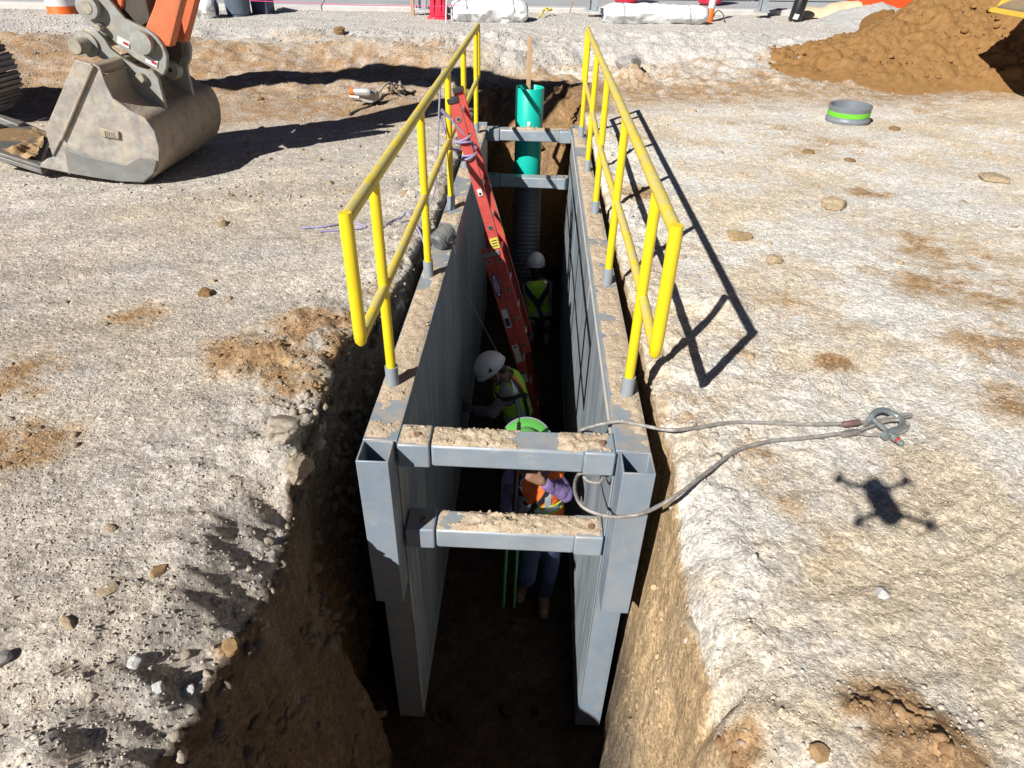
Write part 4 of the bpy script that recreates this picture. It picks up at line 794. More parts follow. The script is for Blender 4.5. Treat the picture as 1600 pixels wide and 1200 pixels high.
# bucket ears, coupler plates and pins (pairs either side of the centre line)
ear = [(122, 56), (134, 46), (150, 48), (162, 60), (172, 76), (192, 92), (214, 105), (238, 112), (247, 122), (249, 132), (262, 180), (267, 203), (252, 188), (232, 168), (216, 146), (202, 126), (186, 112), (170, 98), (152, 88), (134, 82), (122, 72)]
cpl = [(117, -40), (118, 6), (122, 22), (130, 38), (142, 46), (160, 54), (180, 72), (205, 92), (232, 108), (251, 120), (256, 108), (257, 90), (250, 72), (240, 58), (225, 47), (205, 38), (190, 30), (180, 18), (172, 8), (160, -6), (150, -40)]
for yy in (3.32, 3.88):
    MB().prism([p for p in sz(ear, 3.32)] if yy < 3.5 else [p+np.array([0, .56, 0]) for p in sz(ear, 3.32)], (0, .04, 0)).build('bucket_ear', coup, bk, bevel=.006)
    MB().prism([p+np.array([0, yy-3.32+.048*(1 if yy < 3.5 else -1), 0]) for p in sz(cpl, 3.32)], (0, .045, 0)).build('coupler_plate', coup, ec, bevel=.008)
for (px, py, r, ln_, nm, mt) in ((136, 69, .062, .17, 'pivot_pin', pinm), (137, 11, .056, .02, 'coupler_pin', pinm), (221, 67, .056, .012, 'coupler_pin', pinm), (154, 43, .030, .012, 'lock_pin', pinm), (222, 121, .042, .035, 'ear_pin', pinm)):
    c_ = P(px, py, y=3.32); MB().lathe([(0, -ln_-.012), (r*.86, -ln_-.012), (r, -ln_), (r, .62), (0, .62)], 22, c_, (0, 1, 0)).build(nm, mt, ec)
    if r > .05: MB().lathe([(r*1.02, -.03), (r*1.6, -.026), (r*1.65, .0), (r*1.65, .03)], 24, c_+np.array([0, .004, 0]), (0, 1, 0)).build('boss', coup, ec)
for px, py, h_ in ((193, 66, .045), (237, 96, .045)):
    c_ = P(px, py, y=3.318+.045); MB().obox(c_+np.array([0, -.0, 0]), (.045, 0, -.022), (0, .0035, 0), (.012, 0, .026)).build('decal', whitep, ec)
    MB().obox(c_+np.array([.02, -.004, -.01]), (.02, 0, -.01), (0, .0015, 0), (.004, 0, .01)).build('decal_stripe', redtip, ec)
# orange tipping link, then the stick and boom that throw the long shadows
lk = [(252, -30), (292, -30), (282, 10), (266, 74), (252, 72), (243, 62), (231, 48), (226, 45), (240, 10)]
for yy in (3.40, 3.68): MB().prism([p+np.array([0, yy-3.40, 0]) for p in sz(lk, 3.40)], (0, .11, 0)).build('link_arm', orgm, ec, bevel=.012)
hook = [(262, 48), (274, 45), (284, 70), (286, 88), (281, 100), (281, 118), (270, 124), (258, 122), (254, 108), (258, 92)]
MB().prism(sz(hook, 3.72), (0, .07, 0)).build('link_hook', darkm, ec, bevel=.01)
c_ = P(267, 109, y=3.70); MB().lathe([(.02, -.02), (.075, -.02), (.085, 0), (.085, .06), (.02, .06)], 20, c_, (0, 1, 0), close=True).build('link_eye', coup, ec)
st = sz([(160, -30), (222, -30), (236, 32), (222, 42), (202, 36), (186, 24), (172, 6)], 3.46); MB().prism(st, (0, .28, 0)).build('stick_nose', darkm, ec, bevel=.01)  # shaded underside of the stick, its shade given by the dark material
nose = P(180, -5, y=3.46); MB().prism(sz([(165, -30), (193, -30), (193, 12), (182, 20), (170, 6)], 3.44), (0, .32, 0)).build('stick_cheek', orgm, ec, bevel=.02)
TOP = np.array([-2.35, 3.6, 3.95]); NO = np.array([-2.92, 3.6, 1.42])
MB().prism([NO+np.array([-.16, -.16, 0]), NO+np.array([.18, -.16, .05]), TOP+np.array([.34, -.16, -.3]), TOP+np.array([.22, -.16, .42]), TOP+np.array([-.34, -.16, .1])], (0, .32, 0)).build('stick', orgm, ec, bevel=.02)
MB().tube([NO+np.array([.42, 0, .35]), TOP+np.array([.62, 0, -.9])], .06, 14).build('bucket_cylinder_rod', sil, ec); MB().tube([TOP+np.array([.6, 0, -1.2]), TOP+np.array([.52, 0, .35])], .09, 14).build('bucket_cylinder', orgm, ec)
MB().prism([TOP+np.array([.1, -.2, -.2]), TOP+np.array([.05, -.2, .25]), np.array([-5.3, 3.4, 4.75]), np.array([-8.4, 3.4, 2.3]), np.array([-8.2, 3.4, 1.75]), np.array([-5.2, 3.4, 4.0])], (0, .4, 0)).build('boom', orgm, ec, bevel=.03)
for yy in (2.15, 4.65):
    tr = MB(); xa, xb, R_ = -9.6, -5.68, .43; pts = []
    for a in np.linspace(-90, 90, 13): pts.append((xb+R_*math.cos(rad(a)), .5+R_*math.sin(rad(a))))
    for a in np.linspace(90, 270, 13): pts.append((xa+R_*math.cos(rad(a)), .5+R_*math.sin(rad(a))))
    MB().prism([np.array([a, yy+.12, b]) for a, b in [(p[0]*.98-.14, .5+(p[1]-.5)*.72) for p in pts]], (0, .36, 0)).build('track_frame', darkm, ec)
    per = [np.array(p) for p in pts]+[np.array(pts[0])]; L_ = np.r_[0, np.cumsum([np.linalg.norm(per[i+1]-per[i]) for i in range(len(per)-1)])]; n_ = int(L_[-1]/.19)
    for k_ in range(n_):
        s_ = L_[-1]*k_/n_; q_ = np.array([np.interp(s_, L_, [p[j] for p in per]) for j in (0, 1)]); q2 = np.array([np.interp((s_+.02) % L_[-1], L_, [p[j] for p in per]) for j in (0, 1)]); t_ = (q2-q_)/np.linalg.norm(q2-q_); nn_ = np.array([t_[1], -t_[0]])
        mb = MB(); c3 = np.array([q_[0], yy+.3, q_[1]]); tv, nv = np.array([t_[0], 0, t_[1]]), np.array([nn_[0], 0, nn_[1]])
        mb.obox(c3, tv*.088, (0, .3, 0), nv*.02)
        for g_ in (-.055, 0, .055): mb.obox(c3+nv*.032+tv*g_, tv*.012, (0, .295, 0), nv*.016)
        mb.build('track_shoe', wearm, ec)
MB().box((-10.4, 2.3, .95), (-7.0, 4.9, 1.15)).build('turntable', darkm, ec, bevel=.05); MB().box((-13.2, 2.15, 1.16), (-9.95, 5.05, 2.5)).build('engine_house', orgm, ec, bevel=.12); MB().box((-11.4, 2.2, 2.51), (-10.2, 3.2, 3.4)).build('cab', darkm, ec, bevel=.08)
# ================================================================== heaps at the right
def heap(name, cx, cy, f, x0, x1, y0, y1, n, mat, label, cat, lump, seed):
    X, Yg = np.meshgrid(np.linspace(x0, x1, n), np.linspace(y0, y1, n)); Z = f(X, Yg)
    tone = 1+.10*fbm(X*2, Yg*2, seed, 3)
    m_ = Z > .0
    lumps = lump*(fbm(X*2.6, Yg*2.6, seed, 4, .6)*.9+(fbm(X*4, Yg*4, seed+1, 6, .75))*.9+.55*fbm(X*13, Yg*13, seed+2, 4, .75))
    Z = np.where(m_, Z+lumps*sstep(0, .2, Z), Z)
    V = np.stack([X, Yg, Z+height(X, Yg)*0+.03], -1).reshape(-1, 3); idx = np.arange(n*n).reshape(n, n); F = np.stack([idx[:-1, :-1], idx[:-1, 1:], idx[1:, 1:], idx[1:, :-1]], -1)
    keep = (Z[:-1, :-1] > -.12); F = F[keep].reshape(-1, 4)
    return tag(raw_mesh(name, V, F, mat, loc=(cx, cy, 0)), label, cat)
brs = pmat('brown_spoil', (.235, .125, .045), (.285, .16, .065), 9, .95, bump=.9, bscale=45, spec=.1, streak=(.19, .10, .035), sstr=(6, 6, 6), samt=.5)
def soil_f(x, y):
    ridge = np.interp(x, [4.0, 5.2, 6.5, 7.8, 9.5, 11.5, 14, 18], [.22, .36, .62, 1.15, 1.95, 2.5, 2.7, 2.4]); cyv = np.interp(x, [4, 6, 8, 10, 14, 18], [10.0, 10.4, 11.3, 12.0, 12.6, 12.8]); wd = np.interp(x, [4, 6, 8, 10, 14], [.9, 1.6, 2.7, 3.4, 4.0])
    d = np.abs(y-cyv)/wd; prof = np.clip(1-d**1.25, -.3, 1)
    return ridge*prof-.06+.05*fbm(x*.9, y*.9, 3, 3)
heap('soil_heap', 9, 11.5, soil_f, 3.9, 18, 7.8, 18, 360, brs, 'large heap of freshly dug orange-brown soil at the upper right', 'soil heap', .15, 21)
gq = P(1368, 48, z=.3)
def grav_f(x, y):
    d = np.hypot((x-gq[0]-.2)/2.5, (y-gq[1]-.6)/1.7); return .80*np.clip(1-d, -.2, 1)**1.0+.05*fbm(x*1.5, y*1.5, 5, 3)
grm = pmat('white_gravel', (.45, .445, .43), (.36, .355, .345), 30, .9, bump=1.0, bscale=35, spec=.15, streak=(.25, .245, .24), sstr=(28, 28, 28), samt=.6)
heap('gravel_heap', gq[0], gq[1], grav_f, gq[0]-3, gq[0]+3.2, gq[1]-1.6, gq[1]+2.8, 150, grm, 'pale grey heap of crushed gravel behind the brown soil', 'gravel heap', .05, 33)
r = np.random.RandomState(77); n = 1800; x = 4.0+11*r.rand(n)**1.2; y = 8.4+5*r.rand(n); z = soil_f(x, y); ok = (z > -.02); x, y, z = x[ok], y[ok], z[ok]
V, F, k = clods(np.stack([x, y, z+.02], 1), .010+.055*r.rand(len(x))**5, 78); 
tag(raw_mesh('soil_clods', V, F, brs, smooth=False, kind='stuff'), 'brown clods rolled over the face of the soil heap', 'soil')
# ---------------- yellow loader bucket reaching over the heap
lo = thing('wheel_loader', (11.5, 7.4, 0), 'yellow loader bucket edge reaching in over the soil heap at upper right', 'loader')
yc = pmat('loader_yellow', (.72, .48, .05), (.64, .42, .05), 4, .45, dust=(.5, .4, .25), damt=.3); inm = pmat('loader_inside', (.25, .19, .12), (.2, .15, .1), 6, .8, bump=.2)
q0 = P(1560, 14, y=8.6); lx = q0[0]; lz = q0[2]
def lpnt(dx, dz, y): return np.array([lx+dx, y, lz+dz])
prf = [(0, 0), (.16, .03), (.9, .32), (1.7, .7), (2.0, 1.25), (1.85, 1.8), (1.3, 2.05), (.9, 2.0), (.86, 1.94), (1.28, 1.97), (1.78, 1.74), (1.92, 1.25), (1.64, .77), (.87, .39), (.13, .10), (0, .03)]
MB().prism([lpnt(a, b, 6.04) for a, b in prf], (0, 2.62, 0)).build('bucket_shell', inm, lo, bevel=.01)
for yy in (6.0, 8.66): MB().prism([lpnt(a, b, yy) for a, b in [(0, -.02), (.16, .0), (.9, .29), (1.72, .67), (2.04, 1.25), (1.88, 1.84), (1.3, 2.09), (.9, 2.05), (.35, 1.0)]], (0, .04, 0)).build('bucket_side', yc, lo, bevel=.008)
MB().prism([lpnt(a, b, 5.95) for a, b in [(-.05, -.05), (.18, -.03), (.20, .03), (-.03, .01)]], (0, 2.8, 0)).build('cutting_edge', yc, lo, bevel=.005)
for yy in (6.7, 7.9): MB().beam(lpnt(1.9, 1.2, yy), lpnt(4.2, .3, yy), .16, .4).build('lift_arm', yc, lo, bevel=.03)
MB().box((lx+3.9, 6.3, 1.0), (lx+7.5, 8.4, 2.6)).build('body', yc, lo, bevel=.1)
for xx in (lx+4.6, lx+6.9):
    for yy in (6.1, 8.6): MB().lathe([(.25, -.25), (.62, -.25), (.72, -.15), (.72, .15), (.62, .25), (.25, .25)], 28, (xx, yy, .72), (0, 1, 0), close=True).build('wheel', dark, lo)
# ================================================================== along the kerb
def gz_at(x, y): return float(height(x, y))
def base_at(px, py, z=.24): return P(px, py, z=z)
tarp = pmat('white_tarp', (.80, .80, .80), (.72, .73, .74), 3, .45, bump=.5, bscale=7); tarpb = pmat('tarp_inside', (.02, .03, .07), (.03, .04, .09), 5, .5); cordw = pmat('tie_cord', (.35, .34, .33), (.3, .3, .3), 9, .8)
def roll(pxa, pxb, py, r0, label, seed, z=.36, openend=False, sag=.0):
    a, b = P(pxa, py, z=z), P(pxb, py, z=z); b[1] = a[1]+(b[0]-a[0])*.20; L_ = np.linalg.norm(b-a); t_ = (b-a)/L_; s_ = np.array([-t_[1], t_[0], 0]); G = []; nseg, nc = 40, 26
    o = thing('tarp_roll', tuple((a+b)/2*np.array([1, 1, 0])+np.array([0, 0, z])), label, 'tarp roll', 'white wrapped rolls along the kerb')
    for i in range(nseg+1):
        u = i/nseg; env = (min(1, (u+.02)/.10)**.5)*(min(1, (1.02-u)/.10)**.5); rr = r0*(.45+.55*env)*(1-.12*u*sag)
        row = []
        for j in range(nc):
            th = 2*math.pi*j/nc; w_ = 1+.16*float(vnoise(u*7+seed, math.cos(th)*2, math.sin(th)*2))+.10*float(vnoise(u*22+seed, math.cos(th)*5, math.sin(th)*5))
            cr = .05*(1-env)*math.sin(th*5+seed)
            row.append(a+t_*(u*L_)+s_*rr*(w_+cr)*1.15*math.cos(th)+np.array([0, 0, max(0.005, r0*.80+rr*(w_+cr)*.85*math.sin(th))]))
        G.append(row)
    MB().grid(G, closed_u=True, mask=(lambda i, j: not (openend and i < 14 and (18 <= j <= 25)))).build('wrapping', tarp, o, solid=.006)
    core = [a+t_*(u*L_)+np.array([0, 0, r0*.8]) for u in (.02, .98)]; MB().tube(core, r0*.62, 16).build('core', tarpb, o)
    for u in (.18, .8):
        c_ = a+t_*(u*L_); pts = [c_+s_*r0*1.24*math.cos(th)+np.array([0, 0, max(.004, r0*.80+r0*.93*math.sin(th))]) for th in np.linspace(0, 2*math.pi, 24, endpoint=False)]; MB().tube(pts, .008, 6, closed=True).build('tie_cord', cordw, o)
    return o
roll(214, 346, 31, .25, 'white wrapped roll lying behind the excavator bucket, next to the grey bin', 1)
roll(706, 822, 36, .25, 'white wrapped roll beside the red plastic barrier', 2)
roll(938, 1098, 38, .23, 'white wrapped roll with its dark open end showing, beside the orange delineator', 3, openend=True, sag=1)
# orange drum
q = base_at(101, 25, .36); dr_ = thing('traffic_drum', tuple(q), 'orange and white striped traffic drum behind the excavator coupler', 'traffic drum')
of = pmat('drum_orange', (.85, .16, .02), (.8, .14, .02), 5, .45); refl = pmat('reflective_white', (.78, .78, .78), (.7, .7, .7), 8, .35); R0 = .26
MB().lathe([(R0*1.05, 0), (R0*1.05, .06), (R0, .09), (R0*.97, .5), (R0*.93, .52), (R0*.91, .9), (R0*.8, .95), (.0, .97)], 32, q).build('drum_body', of, dr_)
for z0 in (.18, .42, .66): MB().lathe([(R0*1.004-z0*.02, z0), (R0*1.012-z0*.02, z0+.002), (R0*1.008-z0*.025, z0+.12), (R0*.995-z0*.025, z0+.122)], 32, q, close=True).build('reflective_band', refl, dr_)
# grey bin and dark bin
q = base_at(375, 29, .36); bn = thing('refuse_bin', tuple(q), 'tall blue-grey plastic bin on the gravel behind the excavator', 'bin'); bg_ = pmat('bin_grey', (.10, .13, .17), (.085, .11, .15), 4, .45)
MB().lathe([(.20, 0), (.21, .02), (.27, .75), (.29, .76), (.29, .80), (.25, .80), (.23, .1), (.0, .1)], 28, q).build('bin_body', bg_, bn)
MB().lathe([(.30, .80), (.31, .82), (.2, .9), (0, .92)], 28, q).build('lid', bg_, bn)
q = base_at(408, 28, .36); bx = thing('tool_box', tuple(q), 'dark blue crate with red top beside the grey bin', 'crate'); MB().box((q[0]-.17, q[1], q[2]), (q[0]+.17, q[1]+.4, q[2]+.42)).build('crate_body', pmat('crate_blue', (.02, .03, .07), (.03, .04, .09), 6, .5), bx, bevel=.02); MB().box((q[0]-.175, q[1]-.01, q[2]+.422), (q[0]+.175, q[1]+.41, q[2]+.56)).build('crate_lid', redtip, bx, bevel=.02)
# red plastic barrier
q = base_at(686, 33, .36); rb = thing('plastic_barrier', tuple(q), 'bright red plastic barrier standing on the gravel by the white roll', 'barrier'); rm = pmat('barrier_red', (.70, .02, .06), (.62, .02, .05), 5, .4)
def trap(w0, w1, z0, z1, d0, d1, c, nm, mt, par):
    x0, y0, zz = c; return MB().add([(x0-w0, y0-d0, zz+z0), (x0+w0, y0-d0, zz+z0), (x0+w0, y0+d0, zz+z0), (x0-w0, y0+d0, zz+z0), (x0-w1, y0-d1, zz+z1), (x0+w1, y0-d1, zz+z1), (x0+w1, y0+d1, zz+z1), (x0-w1, y0+d1, zz+z1)], [(0, 3, 2, 1), (4, 5, 6, 7), (0, 1, 5, 4), (1, 2, 6, 5), (2, 3, 7, 6), (3, 0, 4, 7)]).build(nm, mt, par, bevel=.012)
trap(.21, .20, 0, .10, .25, .24, q, 'barrier_foot', rm, rb); trap(.165, .12, .101, .85, .22, .12, q, 'barrier_body', rm, rb)
for dx in (-.07, .07): MB().box((q[0]+dx-.012, q[1]-.225, q[2]+.14), (q[0]+dx+.012, q[1]-.17, q[2]+.75)).build('rib', rm, rb, bevel=.005)
def stick_(px, py, h, w, mat, nm, label, cat, lean=0, z=.37):
    q = base_at(px, py, z); return tag(MB().beam((q[0], q[1], q[2]-.1), (q[0]+lean, q[1], q[2]+h), w, w*.6).build(nm, mat, bevel=.002), label, cat)
stick_(696, 38, .9, .035, tarp, 'marker_stake', 'thin white marker stake in front of the red plastic barrier', 'stake', .06)
stick_(645, 15, .8, .10, MATS['stake_wood'], 'timber_post', 'orange-brown timber post standing on the pavement left of the red barrier', 'post', 0, PZ)
# posts with base plates and the guard rail
galv = pmat('galvanised_post', (.52, .57, .60), (.42, .47, .5), 6, .35, .5)
def bolted_post(px, py, label, w=.13):
    q = P(px, py, z=PZ+.005); o = thing('steel_post', tuple(q), label, 'post', 'bolted steel posts on the kerb')
    MB().box((q[0]-w*1.2, q[1]-w*.9, q[2]), (q[0]+w*1.2, q[1]+w*.9, q[2]+.025)).build('base_plate', galv, o, bevel=.004)
    mb = MB()
    for dx in (-w*.6, w*.6): mb.box((q[0]+dx-.012, q[1]-w*.55, q[2]+.026), (q[0]+dx+.012, q[1]+w*.55, q[2]+1.1))
    mb.box((q[0]-w*.6+.0125, q[1]-.01, q[2]+.026), (q[0]+w*.6-.0125, q[1]+.01, q[2]+1.1)); mb.build('post_section', galv, o)
    for dx in (-1, 1):
        for dy in (-1, 1): MB().cyl((q[0]+dx*w*.95, q[1]+dy*w*.65, q[2]+.025), (q[0]+dx*w*.95, q[1]+dy*w*.65, q[2]+.07), .016, n=8).build('bolt', galv, o)
bolted_post(660, 15, 'white steel post with base plate left of the red barrier')
bolted_post(925, 17, 'galvanised steel post with base plate above the right guardrail end'); bolted_post(1190, 19, 'galvanised steel post with base plate between delineator and black canister')
gr = thing('guard_rail', tuple(along(4, 3.4, PZ)), 'long corrugated steel guard rail lying along the pavement behind the kerb', 'guard rail')
for k_ in range(-1, 6):
    s0, s1 = -1.0+k_*3.9, -1.0+(k_+1)*3.9-.02; pr = [(0, .0), (.04, .03), (.04, .09), (0, .13), (0, .17), (.04, .21), (.04, .27), (0, .31)]
    MB().grid([[along(s, 2.2-a, PZ+.06+b) for a, b in pr] for s in np.linspace(s0, s1, 3)]).build('beam', galv, gr, solid=.006)
    MB().obox(along(s0+.2, 2.28, PZ+.18), e*.05, nrm*.05, (0, 0, .18)).build('support_post', galv, gr)
# red barrels
for px, py, lab in ((977, 6, 'red barrel at the top edge above the dark end of the roll'), (1108, 8, 'red barrel at the top edge behind the orange delineator')):
    q = P(px, py, z=PZ); o = thing('red_barrel', tuple(q), lab, 'barrel', 'red barrels on the pavement')
    MB().lathe([(.0, .0), (.20, .01), (.28, .06), (.30, .14), (.30, .4), (.31, .42), (.30, .44), (.30, .82), (.27, .88), (0, .88)], 28, q).build('barrel_body', rm, o); MB().lathe([(.302, .28), (.316, .30), (.302, .32)], 28, q).build('hoop', rm, o)
# delineator tube
q = base_at(1107, 35, .37); dl = thing('delineator_post', tuple(q), 'orange and white delineator tube beside the white roll', 'delineator'); MB().lathe([(.085, 0), (.075, .27), (.07, .28), (.06, .9), (0, .92)], 18, q, (.04, 0, 1)).build('tube', of, dl)
MB().lathe([(.0765, .27), (.078, .272), (.0715, .56), (.066, .562)], 18, q, (.04, 0, 1), close=True).build('white_sleeve', refl, dl)
for k_, (dx, dz) in enumerate(((-.28, .2), (.25, .22))):
    MB().tube(spline([q+np.array([dx*.2, 0, .02]), q+np.array([dx*.6, .05, dz]), q+np.array([dx*1.1, 0, dz*.8]), q+np.array([dx*1.35, -.05, .02])], 6), .012, 6).build('wire_hoop', cordb, dl)
# black canister with label
q = base_at(1241, 33, .40); cn = thing('black_canister', tuple(q), 'black cylindrical canister with white label leaning on the gravel heap', 'canister'); tl = np.array([.14, .05, 1])
MB().lathe([(.0, 0), (.135, 0), (.14, .02), (.14, .55), (.125, .6), (.12, .66), (.0, .66)], 26, q, tl).build('canister_body', pmat('canister_black', (.012, .012, .014), (.02, .02, .022), 6, .35), cn); MB().lathe([(.123, .6), (.133, .605), (.133, .645), (.123, .65)], 26, q, tl, close=True).build('metal_ring', galv, cn)
MB().obox(q+np.array([-.03, -.143, .10]), (.055, .0, -.008), (0, .003, 0), (.014, 0, .05)).build('label_sticker', whitep, cn)
# beige sheet bundle
a, b = P(1252, 29, z=.40), P(1392, 22, z=.55); bm_ = pmat('beige_sheet', (.66, .53, .36), (.58, .45, .30), 4, .6, bump=.3, bscale=10)
G = []
for i in range(27):
    u = i/26; row = []
    for j in range(13):
        v = j/12; h = .30*math.sin(math.pi*min(1, v*1.15+.02))**.8*(.75+.5*u)*(1 if u < .93 else .6)+.07*float(vnoise(u*8, v*5, 3.3)); row.append(a+(b-a)*u+np.array([0, v*.8-.1, -.05+h]))
    G.append(row)
tag(MB().grid(G).build('beige_tarp', bm_, solid=.01), 'crumpled beige tarpaulin spread on the kerb behind the gravel heap', 'tarpaulin')
MB_ = rope('white_strap', [P(1283, 30, z=.36), P(1290, 22, z=.5), P(1298, 24, z=.45), P(1296, 31, z=.34), P(1287, 31, z=.34)], .018, tarp, 'white strap lying in front of the beige tarpaulin', 'strap')
# orange skid with hazard stripes and label
q = P(1395, 12, z=PZ+.12); sk = thing('equipment_skid', tuple(q), 'orange equipment skid with hazard stripes at the upper right behind the gravel', 'equipment skid'); W_ = P(1447, 12, z=PZ+.12)[0]-q[0]
om = pmat('skid_orange', (.72, .09, .02), (.66, .08, .02), 4, .45); blk = pmat('stripe_black', (.015, .015, .015), (.03, .03, .03), 9, .5); yst = pmat('stripe_yellow', (.75, .50, .03), (.68, .45, .03), 9, .5)
trap(W_*1.0, W_*1.12, 0, .75, .5, .5, q, 'skid_panel', om, sk)
for k_ in range(8):
    x0 = q[0]-W_*.84+k_*.085; MB().prism([np.array([x0, q[1]-.503, q[2]+.20]), np.array([x0+.085, q[1]-.503, q[2]+.20]), np.array([x0+.115, q[1]-.503, q[2]+.29]), np.array([x0+.03, q[1]-.503, q[2]+.29])], (0, -.004, 0)).build('hazard_stripe', blk if k_ % 2 else yst, sk)
MB().box((q[0]+.42, q[1]-.508, q[2]+.16), (q[0]+.82, q[1]-.502, q[2]+.42)).build('label_plate', whitep, sk)
MB().lathe([(0, 0), (.085, 0), (.085, .003), (0, .003)], 20, (q[0]+.52, q[1]-.5085, q[2]+.29), (0, -1, 0)).build('label_symbol', blk, sk)
for k_ in range(3): MB().box((q[0]+.64, q[1]-.511, q[2]+.21+k_*.06), (q[0]+.80, q[1]-.509, q[2]+.235+k_*.06)).build('label_line', blk, sk)
# string line and yellow rope by the kerb
pink = pmat('pink_string', (.75, .06, .25), (.7, .05, .22), 6, .6)
tag(MB().tube([P(390, 1, z=.72), P(560, 8, z=.7), P(690, 10, z=.72), P(720, 6, z=.82)], .006, 6).build('string_line', pink), 'pink string line stretched along the kerb to the red barrier', 'string')
yr = pmat('yellow_rope', (.72, .55, .12), (.6, .45, .1), 60, .8)
rope('yellow_rope', [P(826, 31, z=.38), P(838, 29, z=.40), P(846, 22, z=.50), P(849, 17, z=.54), P(856, 13, z=.56), P(862, 15, z=.55), P(855, 16, z=.55), P(850, 14, z=.56)], .02, yr, 'short tangle of yellow rope on the kerb right of the white roll', 'rope')
rope('yellow_line', [P(886, 38, z=.2), P(888, 31, z=.25), P(890, 20, z=.42), P(894, 5, z=.66), P(896, -6, z=.8)], .012, yr, 'yellow line rising from the gravel at the top edge near the steel post', 'line')
# ================================================================== the drone that takes the picture; only its shadow is in view
dk = pmat('drone_grey', (.20, .205, .21), (.17, .175, .18), 10, .45); dc = CAM+np.array([-.035, -.115, .075])
dn = thing('camera_drone', tuple(dc), 'grey quadcopter drone hovering above the trench, seen only as its shadow', 'drone')
MB().tube([dc+np.array([0, d_, 0]) for d_ in (-.125, -.11, -.05, .04, .10, .118)], [.02, .042, .05, .05, .04, .02], 14).build('drone_body', dk, dn)
MB().ell(CAM+np.array([0, -.035, .045]), (.02, .022, .022)).build('gimbal', dk, dn)
for sx in (-1, 1):
    for fy, yy, zz in ((1, .075, .012), (-1, -.09, -.006)):
        tip = dc+np.array([sx*.145, yy*1.15+.025*fy, zz]); MB().tube([dc+np.array([sx*.03, yy*.9, 0]), dc+np.array([sx*.09, yy*1.0, zz]), tip], [.015, .011, .010], 8).build('arm', dk, dn)
        MB().cyl(tip+np.array([0, 0, -.018]), tip+np.array([0, 0, .022]), .017, .015, 12).build('motor', dk, dn)
        for s2 in (-1, 1): MB().prism([tip+np.array([0, 0, .024]), tip+np.array([.008, s2*.05, .026]), tip+np.array([.003, s2*.115, .025]), tip+np.array([-.005, s2*.05, .023])], (0, 0, .0012)).build('blade', dk, dn)
# ================================================================== three workers in the trench
def U(v): v = np.array(v, float); return v/np.linalg.norm(v)
def cap(mb, a, b, ra, rb, n=14):
    a, b = np.array(a, float), np.array(b, float); d = b-a; L_ = np.linalg.norm(d)+1e-9; t_ = d/L_
    pts, rs = [], []
    for k in (-1, -.85, -.5): pts.append(a+t_*ra*k); rs.append(ra*math.sqrt(max(0.0025, 1-k*k)))
    for k in (0, .33, .66, 1): pts.append(a+d*k); rs.append(ra+(rb-ra)*k)
    for k in (.5, .85, 1): pts.append(b+t_*rb*k); rs.append(rb*math.sqrt(max(0.0025, 1-k*k)))
    mb.tube(pts, rs, n); return mb
def remesh(mb, name, mat, parent, vox=.009, it=3):
    o = mb.build(name, mat, parent); md = o.modifiers.new('join', 'REMESH'); md.mode = 'VOXEL'; md.voxel_size = vox; md.use_smooth_shade = True
    s = o.modifiers.new('soften', 'SMOOTH'); s.iterations = it; s.factor = .5; return o
CLOUD = bpy.data.textures.new('folds', 'CLOUDS'); CLOUD.noise_scale = .06; CLOUD.noise_depth = 2
def crease(o):
    d_ = o.modifiers.new('folds', 'DISPLACE'); d_.texture = CLOUD; d_.strength = .022; d_.mid_level = .5
def hand(mb, wr, d, nrm_, thumb, curl=.5, g=1.0, sc=1.0):
    """palm, four unequal bent fingers and a thumb"""
    d = U(d); nn = U(np.array(nrm_)-d*(np.array(nrm_)@d)); w_ = U(np.cross(d, nn)); w_ = w_*(1 if w_@np.array(thumb) > 0 else -1)
    c = np.array(wr)+d*.045*sc
    for k in (-1.5, -.5, .5, 1.5): cap(mb, np.array(wr)+w_*k*.012*sc, c+w_*k*.018*sc+d*.04*sc, .017*sc*g, .0125*sc*g, 10)
    for k, L_ in ((1.5, .068), (.5, .078), (-.5, .072), (-1.5, .056)):
        p = c+w_*k*.0195*sc+d*.042*sc; dr1 = U(d*math.cos(curl*.8)+nn*math.sin(curl*.8)); q = p+dr1*L_*.5*sc; dr2 = U(d*math.cos(curl*1.9)+nn*math.sin(curl*1.9)); r_ = q+dr2*L_*.5*sc
        cap(mb, p, q, .0098*sc*g, .0090*sc*g, 8); cap(mb, q, r_, .0090*sc*g, .0078*sc*g, 8)
    p = np.array(wr)+w_*.026*sc+d*.022*sc; q = p+U(w_*.8+d*.7+nn*.3)*.038*sc; r_ = q+U(w_*.2+d*.8+nn*.6*(.4+curl))*.032*sc
    cap(mb, p, q, .0135*sc*g, .0105*sc*g, 8); cap(mb, q, r_, .0105*sc*g, .009*sc*g, 8)
AT = [0, .2, .45, .7, .84, .92, .97, 1.0]; AA = [.158, .155, .152, .172, .182, .150, .095, .06]; AB = [.115, .11, .108, .122, .108, .088, .072, .06]
